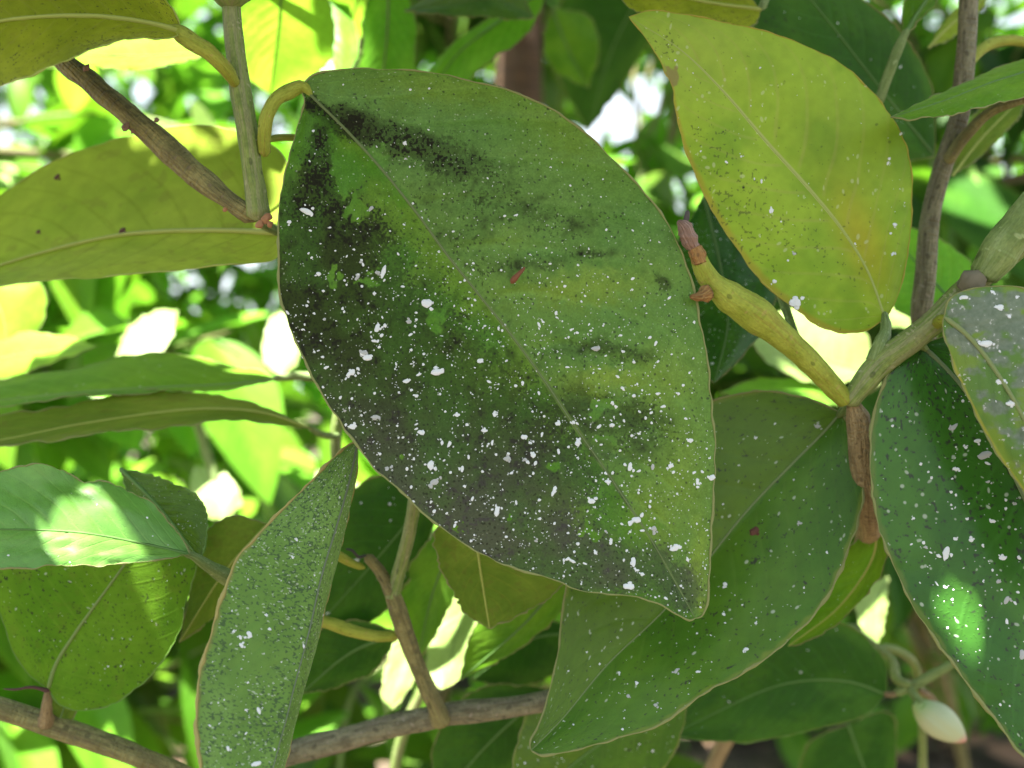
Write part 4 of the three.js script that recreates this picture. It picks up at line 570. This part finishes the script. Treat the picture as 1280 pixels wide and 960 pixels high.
sunLeaf(twigQ, [[-60, 460], [30, 442], [122, 432]], [[-60, 460], [0, 420], [70, 418], [122, 432]], [[-60, 460], [0, 475], [70, 452], [122, 432]], [24, 23, 0, 0.8, -0.5], M.lime, 'yellow-green leaf with a sunlit white edge at left');
sunLeaf(twigQ, [[-50, 330], [0, 385], [10, 450]], [[-50, 330], [-30, 420], [-10, 450], [10, 450]], [[-50, 330], [50, 352], [55, 400], [10, 450]], [25, 24, 0, 0, 0.3], M.lime, 'upright lime leaf at the left edge');
// ------------------------------------------------------------------ ground with fallen leaves
const soil = canvasTex(512, 512, (u, y) => { const n = fbm(u * 8, y * 8, 201, 4), f = fbm(u * 60, y * 60, 205, 3); let c = mix3([0.035, 0.024, 0.015], [0.07, 0.05, 0.032], n); if (f > 0.62) c = mix3(c, [0.11, 0.075, 0.045], 0.6); return c.map((k) => k * (0.6 + 0.8 * f)); });
soil.wrapS = soil.wrapT = THREE.MirroredRepeatWrapping; soil.repeat.set(60, 60);
{
  const g = new THREE.PlaneGeometry(60, 60, 160, 160); g.rotateX(-Math.PI / 2); const p = g.attributes.position; for (let i = 0; i < p.count; i++) p.setY(i, 0.02 * (fbm(p.getX(i) * 1.2 + 40, p.getZ(i) * 1.2 + 40, 3, 3) - 0.5)); g.computeVertexNormals();
  const m = meshOf('ground', g, new THREE.MeshStandardMaterial({ map: soil, roughness: 0.95 })); m.userData.kind = 'structure';
}
// a plain leaf 1 unit long along +x, folded and drooping
function bladeGeo(wide, fold, droop, twist, sd, nu = 12, half = 3) {
  const pos = [], uv = [], nv = half * 2;
  for (let i = 0; i <= nu; i++) for (let j = 0; j <= nv; j++) {
    const t = i / nu, v = (j - half) / half, w = wide * Math.pow(Math.sin(Math.PI * Math.pow(t, 0.85)), 0.8) * (1 - 0.25 * t) + 0.002, tw = twist * t;
    const z = v * w, y = fold * Math.abs(v) * w - droop * t * t + 0.012 * (noise(t * 6, v * 2 + 3, sd) - 0.5) * Math.sin(Math.PI * t);
    pos.push(t * (1 - 0.3 * droop * t), y * Math.cos(tw) - z * Math.sin(tw), y * Math.sin(tw) + z * Math.cos(tw)); uv.push(t, (v + 1) / 2);
  }
  return gridGeo(pos, uv, nu, nv);
}
const blades = [bladeGeo(0.24, 0.35, 0.18, 0.2, 1), bladeGeo(0.21, 0.55, 0.3, -0.3, 2), bladeGeo(0.27, 0.2, 0.08, 0.1, 3), bladeGeo(0.22, 0.4, 0.42, 0.4, 4), bladeGeo(0.18, 0.6, 0.2, -0.15, 5)];
const crownBlade = bladeGeo(0.24, 0.12, 0.03, 0, 9, 6, 1);
const lowBlade = bladeGeo(0.24, 0.3, 0.2, 0.1, 6, 5, 1);
reseed(71);
const litterMats = [plain(0.3, 0.15, 0.08, 0.85), plain(0.24, 0.13, 0.08, 0.85), plain(0.16, 0.09, 0.05, 0.85), plain(0.36, 0.24, 0.16, 0.85)];
{
  const spots = [[1136, 905, 0, 'pinkish brown fallen leaf on the soil left of the flower bud'], [1242, 893, 3, 'pale tan fallen leaf on the soil beside the edge of the large dark leaf'], [1206, 938, 1, 'curled tan fallen leaf on the soil right below the flower bud'], [1160, 858, 0, 'small reddish fallen leaf on the soil above the flower bud'], [1110, 950, 2, 'dark brown fallen leaf at the bottom edge left of the flower bud'], [1262, 945, 2, 'dark fallen leaf in the bottom right corner']];
  spots.forEach(([x, y, k, label], i) => {
    const d = 0.6 * F / (y - 480) * 100, p = at(x, y, d), o = new THREE.Mesh(blades[i % 5], litterMats[k]); o.name = numbered('fallen_leaf'); o.castShadow = o.receiveShadow = true; o.position.set(p.x - 0.04, 0.03, p.z); o.rotation.set(rr(-0.2, 0.6), rr(-0.6, 0.6), rr(-0.1, 0.2)); o.scale.setScalar(rr(0.08, 0.1)); scene.add(o); tag(o, label, 'fallen leaf', 'fallen leaves on the soil');
  });
  const n = 2600, im = new THREE.InstancedMesh(lowBlade, new THREE.MeshStandardMaterial({ color: 0xffffff, roughness: 0.9 }), n); im.name = numbered('leaf_litter'); const q = new THREE.Object3D(), c = new THREE.Color();
  for (let i = 0; i < n; i++) { q.position.set(rr(-3.5, 3.5), 0.02, -rr(-1, 5)); q.rotation.set(rr(-0.3, 0.3), rr(0, 6.3), rr(-0.3, 0.3)); q.scale.setScalar(rr(0.06, 0.11)); q.updateMatrix(); im.setMatrixAt(i, q.matrix); const t = rnd(); c.setRGB(mix(0.06, 0.16, t), mix(0.038, 0.1, t), mix(0.022, 0.055, t)); im.setColorAt(i, c); }
  im.castShadow = im.receiveShadow = true; scene.add(im); tag(im, 'brown leaf litter strewn over the soil', 'leaf litter', null, 'stuff');
}

// ------------------------------------------------------------------ leafy plants behind
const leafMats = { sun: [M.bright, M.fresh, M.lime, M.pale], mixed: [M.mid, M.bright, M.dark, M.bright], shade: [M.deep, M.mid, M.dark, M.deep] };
const inView = (p, m = 1.15) => { const d = EYE.z - p.z; if (d < 0.25) return false; return Math.abs(p.x - EYE.x) < d * 640 / F * m && Math.abs(p.y - EYE.y) < d * 480 / F * m; };
// gaps between the plants through which the sky shows: lines of sight from the twig to open sky
const gaps = [[785, 130, 34], [30, 136, 18], [190, 128, 14], [1085, 4, 12], [1268, 10, 14]].map(([x, y, r]) => ({ dir: at(x, y, 100).sub(EYE).normalize(), r: r / F }));
const inGap = (p, extra = 0) => gaps.some((g) => { const v = p.clone().sub(EYE), l = v.dot(g.dir); return l > 0.3 && v.addScaledVector(g.dir, -l).length() < g.r * l + extra; });
function bough(name, label, mats, sd, root, via, twigs, size) {
  reseed(sd); const o = thing(name, root, label, 'bough', 'leafy boughs behind the near twigs');
  const main = [root, ...via], curve = new THREE.CatmullRomCurve3(main); placed('branch', tube(main, lerpList([0.007, 0.005, 0.004, 0.0025]), { seg: 40, radial: 8, lump: 0.1, seed: sd }), B.brown, o);
  const own = originOf(o);
  for (let k = 0; k < twigs.n; k++) {
    const s = curve.getPointAt(rr(0.35, 1)), e = twigs.c.clone().add(new THREE.Vector3(rr(-1, 1), rr(-1, 1), rr(-1, 1)).multiply(twigs.r)), m = s.clone().lerp(e, 0.5).add(new THREE.Vector3(rr(-0.02, 0.02), rr(0, 0.04), rr(-0.02, 0.02)));
    if (inGap(e, 0.0)) continue;
    const tc = new THREE.CatmullRomCurve3([s, m, e]); placed('side_branch', tube([s, m, e], lerpList([0.0022, 0.0016, 0.001]), { seg: 18, radial: 6, lump: 0.1, seed: sd + k }), k % 2 ? B.green : B.brown, o);
    const nl = twigs.leaves;
    for (let i = 0; i < nl; i++) {
      const t = mix(0.35, 1, (i + 0.5) / nl), p = tc.getPointAt(Math.min(1, t)), dir = tc.getTangentAt(Math.min(1, t));
      const side = new THREE.Vector3().crossVectors(dir, new THREE.Vector3(0, 1, 0)).normalize().applyAxisAngle(dir, i * 2.4 + rr(-0.5, 0.5)), d = dir.clone().multiplyScalar(rr(0.4, 1)).add(side.multiplyScalar(rr(0.6, 1.1))).add(new THREE.Vector3(0, rr(-0.45, 0.25), 0)).normalize();
      const L = size * rr(0.7, 1.2), tip = p.clone().addScaledVector(d, L), midp = p.clone().addScaledVector(d, L / 2);
      if (inGap(midp, L * 0.28) || inGap(tip) || midp.z > EYE.z - 0.27) continue; if (!inView(midp, 1.3)) continue;
      const up = new THREE.Vector3(rr(-0.5, 0.5), 1, rr(-0.4, 0.6)), z = new THREE.Vector3().crossVectors(d, up).normalize(), y = new THREE.Vector3().crossVectors(z, d), q = new THREE.Quaternion().setFromRotationMatrix(new THREE.Matrix4().makeBasis(d, y, z));
      const w = rnd(), mt = mats[w < 0.4 ? 0 : w < 0.64 ? 1 : w < 0.84 ? 2 : 3], me = meshOf('leaf', blades[Math.floor(rnd() * 5)], mt, o); me.position.copy(p).sub(own); me.quaternion.copy(q); me.scale.setScalar(L);
    }
  }
  return o;
}
const w = (x, y, d) => at(x, y, d), R3 = (a, b, c) => new THREE.Vector3(a, b, c);
bough('citrus_bough', 'sunlit bough filling the upper left corner behind the woody twig', leafMats.sun, 301, w(-700, 300, 62), [w(-300, 200, 60), w(0, 190, 56), w(240, 210, 54)], { n: 11, leaves: 7, c: w(110, 130, 50), r: R3(0.1, 0.06, 0.09) }, 0.085);
bough('citrus_bough', 'bright bough at left middle between the olive leaf and the long leaves', leafMats.sun, 311, w(-500, 900, 60), [w(-200, 620, 58), w(40, 480, 56), w(200, 400, 54)], { n: 13, leaves: 7, c: w(170, 410, 50), r: R3(0.1, 0.05, 0.1) }, 0.075);
bough('citrus_bough', 'sun-dappled bough behind the lower left edge of the big leaf', leafMats.sun, 321, R3(-0.25, 0, -0.85), [R3(-0.24, 0.3, -0.8), w(260, 700, 74), w(300, 480, 66)], { n: 15, leaves: 7, c: w(310, 530, 62), r: R3(0.09, 0.09, 0.1) }, 0.08);
bough('citrus_bough', 'low green bough in the bottom left behind the rounded leaf', leafMats.mixed, 331, R3(-0.5, 0, -0.8), [R3(-0.42, 0.3, -0.7), w(60, 880, 60), w(160, 800, 54)], { n: 13, leaves: 7, c: w(110, 810, 50), r: R3(0.13, 0.06, 0.1) }, 0.085);
bough('citrus_bough', 'shaded bough at bottom centre behind the thick branch', leafMats.mixed, 341, R3(0.02, 0, -0.8), [R3(0.0, 0.25, -0.7), w(560, 960, 60), w(560, 820, 54)], { n: 15, leaves: 7, c: w(560, 840, 52), r: R3(0.12, 0.08, 0.1) }, 0.085);
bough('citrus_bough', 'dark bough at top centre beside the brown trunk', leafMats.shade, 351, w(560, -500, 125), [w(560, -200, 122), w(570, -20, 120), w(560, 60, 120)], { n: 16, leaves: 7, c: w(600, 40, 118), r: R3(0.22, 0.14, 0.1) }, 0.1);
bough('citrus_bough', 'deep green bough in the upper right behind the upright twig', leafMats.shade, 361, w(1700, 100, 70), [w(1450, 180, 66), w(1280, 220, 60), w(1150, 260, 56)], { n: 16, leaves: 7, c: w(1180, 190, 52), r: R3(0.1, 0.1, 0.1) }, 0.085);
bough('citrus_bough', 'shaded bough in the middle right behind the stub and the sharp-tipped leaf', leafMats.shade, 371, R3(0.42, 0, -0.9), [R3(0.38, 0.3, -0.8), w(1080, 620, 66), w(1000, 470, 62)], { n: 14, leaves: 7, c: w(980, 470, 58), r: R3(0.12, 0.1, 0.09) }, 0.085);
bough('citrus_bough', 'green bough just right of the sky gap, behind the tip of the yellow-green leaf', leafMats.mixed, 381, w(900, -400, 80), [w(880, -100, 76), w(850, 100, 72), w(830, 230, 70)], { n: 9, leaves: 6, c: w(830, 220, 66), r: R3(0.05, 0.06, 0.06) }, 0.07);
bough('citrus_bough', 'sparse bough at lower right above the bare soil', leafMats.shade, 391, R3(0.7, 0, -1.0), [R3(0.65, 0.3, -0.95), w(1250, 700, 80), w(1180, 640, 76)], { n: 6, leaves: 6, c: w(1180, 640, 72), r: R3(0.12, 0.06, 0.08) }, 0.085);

// ------------------------------------------------------------------ the tree whose trunk shows at top centre
{
  const o = thing('citrus_tree', new THREE.Vector3(0.008, 0, -0.98), 'brown tree trunk behind the leaves at top centre', 'tree');
  placed('trunk', tube([R3(0.03, -0.03, -1.0), R3(0.02, 0.4, -0.99), w(648, 110, 98), w(650, 0, 98), w(640, -400, 100), w(600, -900, 105)], lerpList([0.034, 0.028, 0.0245, 0.024, 0.022, 0.016]), { seg: 70, radial: 18, lump: 0.06, seed: 4 }), B.trunk, o);
  placed('limb', tube([w(650, -80, 98), w(760, -140, 94), w(960, -300, 80), w(1200, -420, 66)], lerpList([0.014, 0.011, 0.009, 0.006]), { seg: 40, radial: 10, lump: 0.07, seed: 6 }), B.grey, o);
  placed('limb', tube([w(648, -140, 98), w(520, -260, 92), w(300, -420, 76), w(100, -560, 60)], lerpList([0.014, 0.012, 0.009, 0.006]), { seg: 40, radial: 10, lump: 0.07, seed: 7 }), B.grey, o);
  // crown over the near twigs: its leaves throw the shade in which they hang
  reseed(909);
  // places that the sun reaches through the crown: on the blade seen there, radius in metres
  scene.updateMatrixWorld(true);
  const rc = new THREE.Raycaster(), near = scene.children.filter((m) => /^citrus_twig|^citrus_branch/.test(m.name));
  const flecks = [[116, 680, 0.004], [143, 660, 0.0045], [88, 688, 0.002], [136, 678, 0.003], [1192, 782, 0.0018], [1206, 780, 0.0018], [209, 783, 0.0014], [345, 60, 0.006], [1048, 448, 0.004], [1130, 395, 0.003], [1090, 765, 0.004], [560, 790, 0.008], [575, 830, 0.009], [590, 800, 0.006], [500, 840, 0.009], [487, 870, 0.007], [265, 615, 0.009], [185, 422, 0.009], [350, 420, 0.008]].map(([x, y, r]) => {
    rc.set(EYE, at(x, y, 100).sub(EYE).normalize()); const h = rc.intersectObjects(near, true)[0]; if (!h) return null; rc.set(h.point.clone().addScaledVector(SUN, 0.003), SUN); const over = rc.intersectObjects(near, true).filter((k) => k.object.name === 'leaf').length; return over ? null : [h.point.clone(), r];
  }).filter(Boolean);
  const laid = [], list = [], q = new THREE.Quaternion(), mat4 = new THREE.Matrix4();
  const put = (p, L) => {   // a leaf of the crown centred at p, roughly level
    const d = new THREE.Vector3(rr(-1, 1), rr(-0.5, 0.3), rr(-1, 1)).normalize(), up = new THREE.Vector3(SUN.x + rr(-0.45, 0.45), SUN.y, SUN.z + rr(-0.45, 0.45)), z = new THREE.Vector3().crossVectors(d, up).normalize(), y = new THREE.Vector3().crossVectors(z, d);
    const a = p.clone().addScaledVector(d, -L / 2), hit = new THREE.Vector3();
    for (const [h, r] of flecks) { const t = hit.copy(a).sub(h).dot(y) / SUN.dot(y); hit.copy(h).addScaledVector(SUN, t).sub(a); const s = hit.dot(d) / L, k = Math.abs(hit.dot(z)) / L, m = r / L + 0.03; if (t > 0 && s > -m && s < 1 + m && k < 0.2 + m) return false; }
    q.setFromRotationMatrix(mat4.makeBasis(d, y, z)); list.push(new THREE.Matrix4().compose(a, q.clone(), new THREE.Vector3(L, L, L))); laid.push([a, d, y, z, L]); return true;
  };
  const above = (p) => { const d = EYE.z - p.z; return d < 0.04 ? p.y > EYE.y + 0.06 : p.y - EYE.y > d * 480 / F * 1.12 + 0.015; };
  for (let i = 0; i < 4600; i++) { const s = shadeTargets[Math.floor(rnd() * shadeTargets.length)], t = rr(0.16, 0.55), p = s.clone().addScaledVector(SUN, t).add(R3(rr(-0.012, 0.012), 0, rr(-0.012, 0.012))); if (above(p.clone().add(R3(0, -0.02, 0)))) put(p, rr(0.03, 0.085)); }
  for (const [h] of flecks.slice(0, 7)) for (let i = 0; i < 700; i++) { const u = rr(0, 6.3), q2 = rr(0.003, 0.026), p = h.clone().addScaledVector(SUN, rr(0.11, 0.22)).add(R3(Math.cos(u) * q2, 0, Math.sin(u) * q2)); if (above(p.clone().add(R3(0, -0.02, 0)))) put(p, rr(0.014, 0.032)); }
  for (let i = 0; i < 900; i++) { const p = R3(rr(0.02, 1.1), 0, -rr(0.3, 1.5)).add(SUN.clone().multiplyScalar(rr(0.75, 1.1))).add(R3(0, 0.35, 0)); if (above(p)) put(p, rr(0.06, 0.1)); }
  for (let i = 0; i < 700; i++) { const p = R3(rr(0.35, 1.15), 0, -rr(1.1, 2.1)).addScaledVector(SUN, rr(1.75, 2.3)); if (above(p)) put(p, rr(0.11, 0.16)); }
  // close what is still open over the near blades
  const v = new THREE.Vector3(), covered = (p) => laid.some(([a, d, y, z, L]) => { const t = v.copy(a).sub(p).dot(y) / SUN.dot(y); v.copy(p).addScaledVector(SUN, t).sub(a); const s = v.dot(d) / L, k = Math.abs(v.dot(z)) / L; return t > 0 && s > 0.06 && s < 0.9 && k < 0.2 * Math.sin(Math.PI * s); });
  for (let pass = 0; pass < 2; pass++) for (const s of shadeTargets) { if (covered(s)) continue; for (let i = 0; i < 12; i++) { const p = s.clone().addScaledVector(SUN, rr(0.16, 0.5)); if (above(p.clone().add(R3(0, -0.02, 0))) && put(p, rr(0.03, 0.06) * (i > 5 ? 0.5 : 1)) && covered(s)) break; } }
  const im = new THREE.InstancedMesh(crownBlade, M.deep, list.length); list.forEach((m, i) => im.setMatrixAt(i, m.premultiply(new THREE.Matrix4().makeTranslation(-o.position.x, -o.position.y, -o.position.z)))); im.name = 'crown'; im.castShadow = im.receiveShadow = true; o.add(im); im.userData.kind = 'stuff';
}

// ------------------------------------------------------------------ hedge of leaves far behind
{
  reseed(555);
  const n = 17000, lists = [[], []], c = new THREE.Color();
  for (let i = 0; i < n; i++) {
    const z = -rr(1.5, 4.2), p = R3(rr(-1.1, 1.1) * -z * 0.75, 0, z), top = 1.4 + 0.75 * -z * 0.55 + 0.3 * noise(p.x * 2 + 9, z * 2, 5); p.y = rr(0.05, top); if (inGap(p, 0.03)) continue;
    if (fbm(p.x * 3 + 20, p.y * 3 + z * 2 + 20, 77, 2) < 0.3) continue; lists[rnd() < 0.5 ? 0 : 1].push(p);
  }
  lists.forEach((L, k) => {
    const im = new THREE.InstancedMesh(lowBlade, k ? M.bright : M.mid, L.length), q = new THREE.Object3D();
    L.forEach((p, i) => { q.position.copy(p); q.rotation.set(rr(-0.6, 0.6), rr(0, 6.3), rr(-1, 0.4)); q.scale.setScalar(rr(0.09, 0.15)); q.updateMatrix(); im.setMatrixAt(i, q.matrix); });
    im.name = numbered('far_foliage'); im.castShadow = im.receiveShadow = true; scene.add(im); tag(im, k ? 'blurred light green foliage far behind the boughs' : 'blurred mid green foliage far behind the boughs', 'foliage', null, 'stuff');
  });
}
renderer.render(scene, camera);
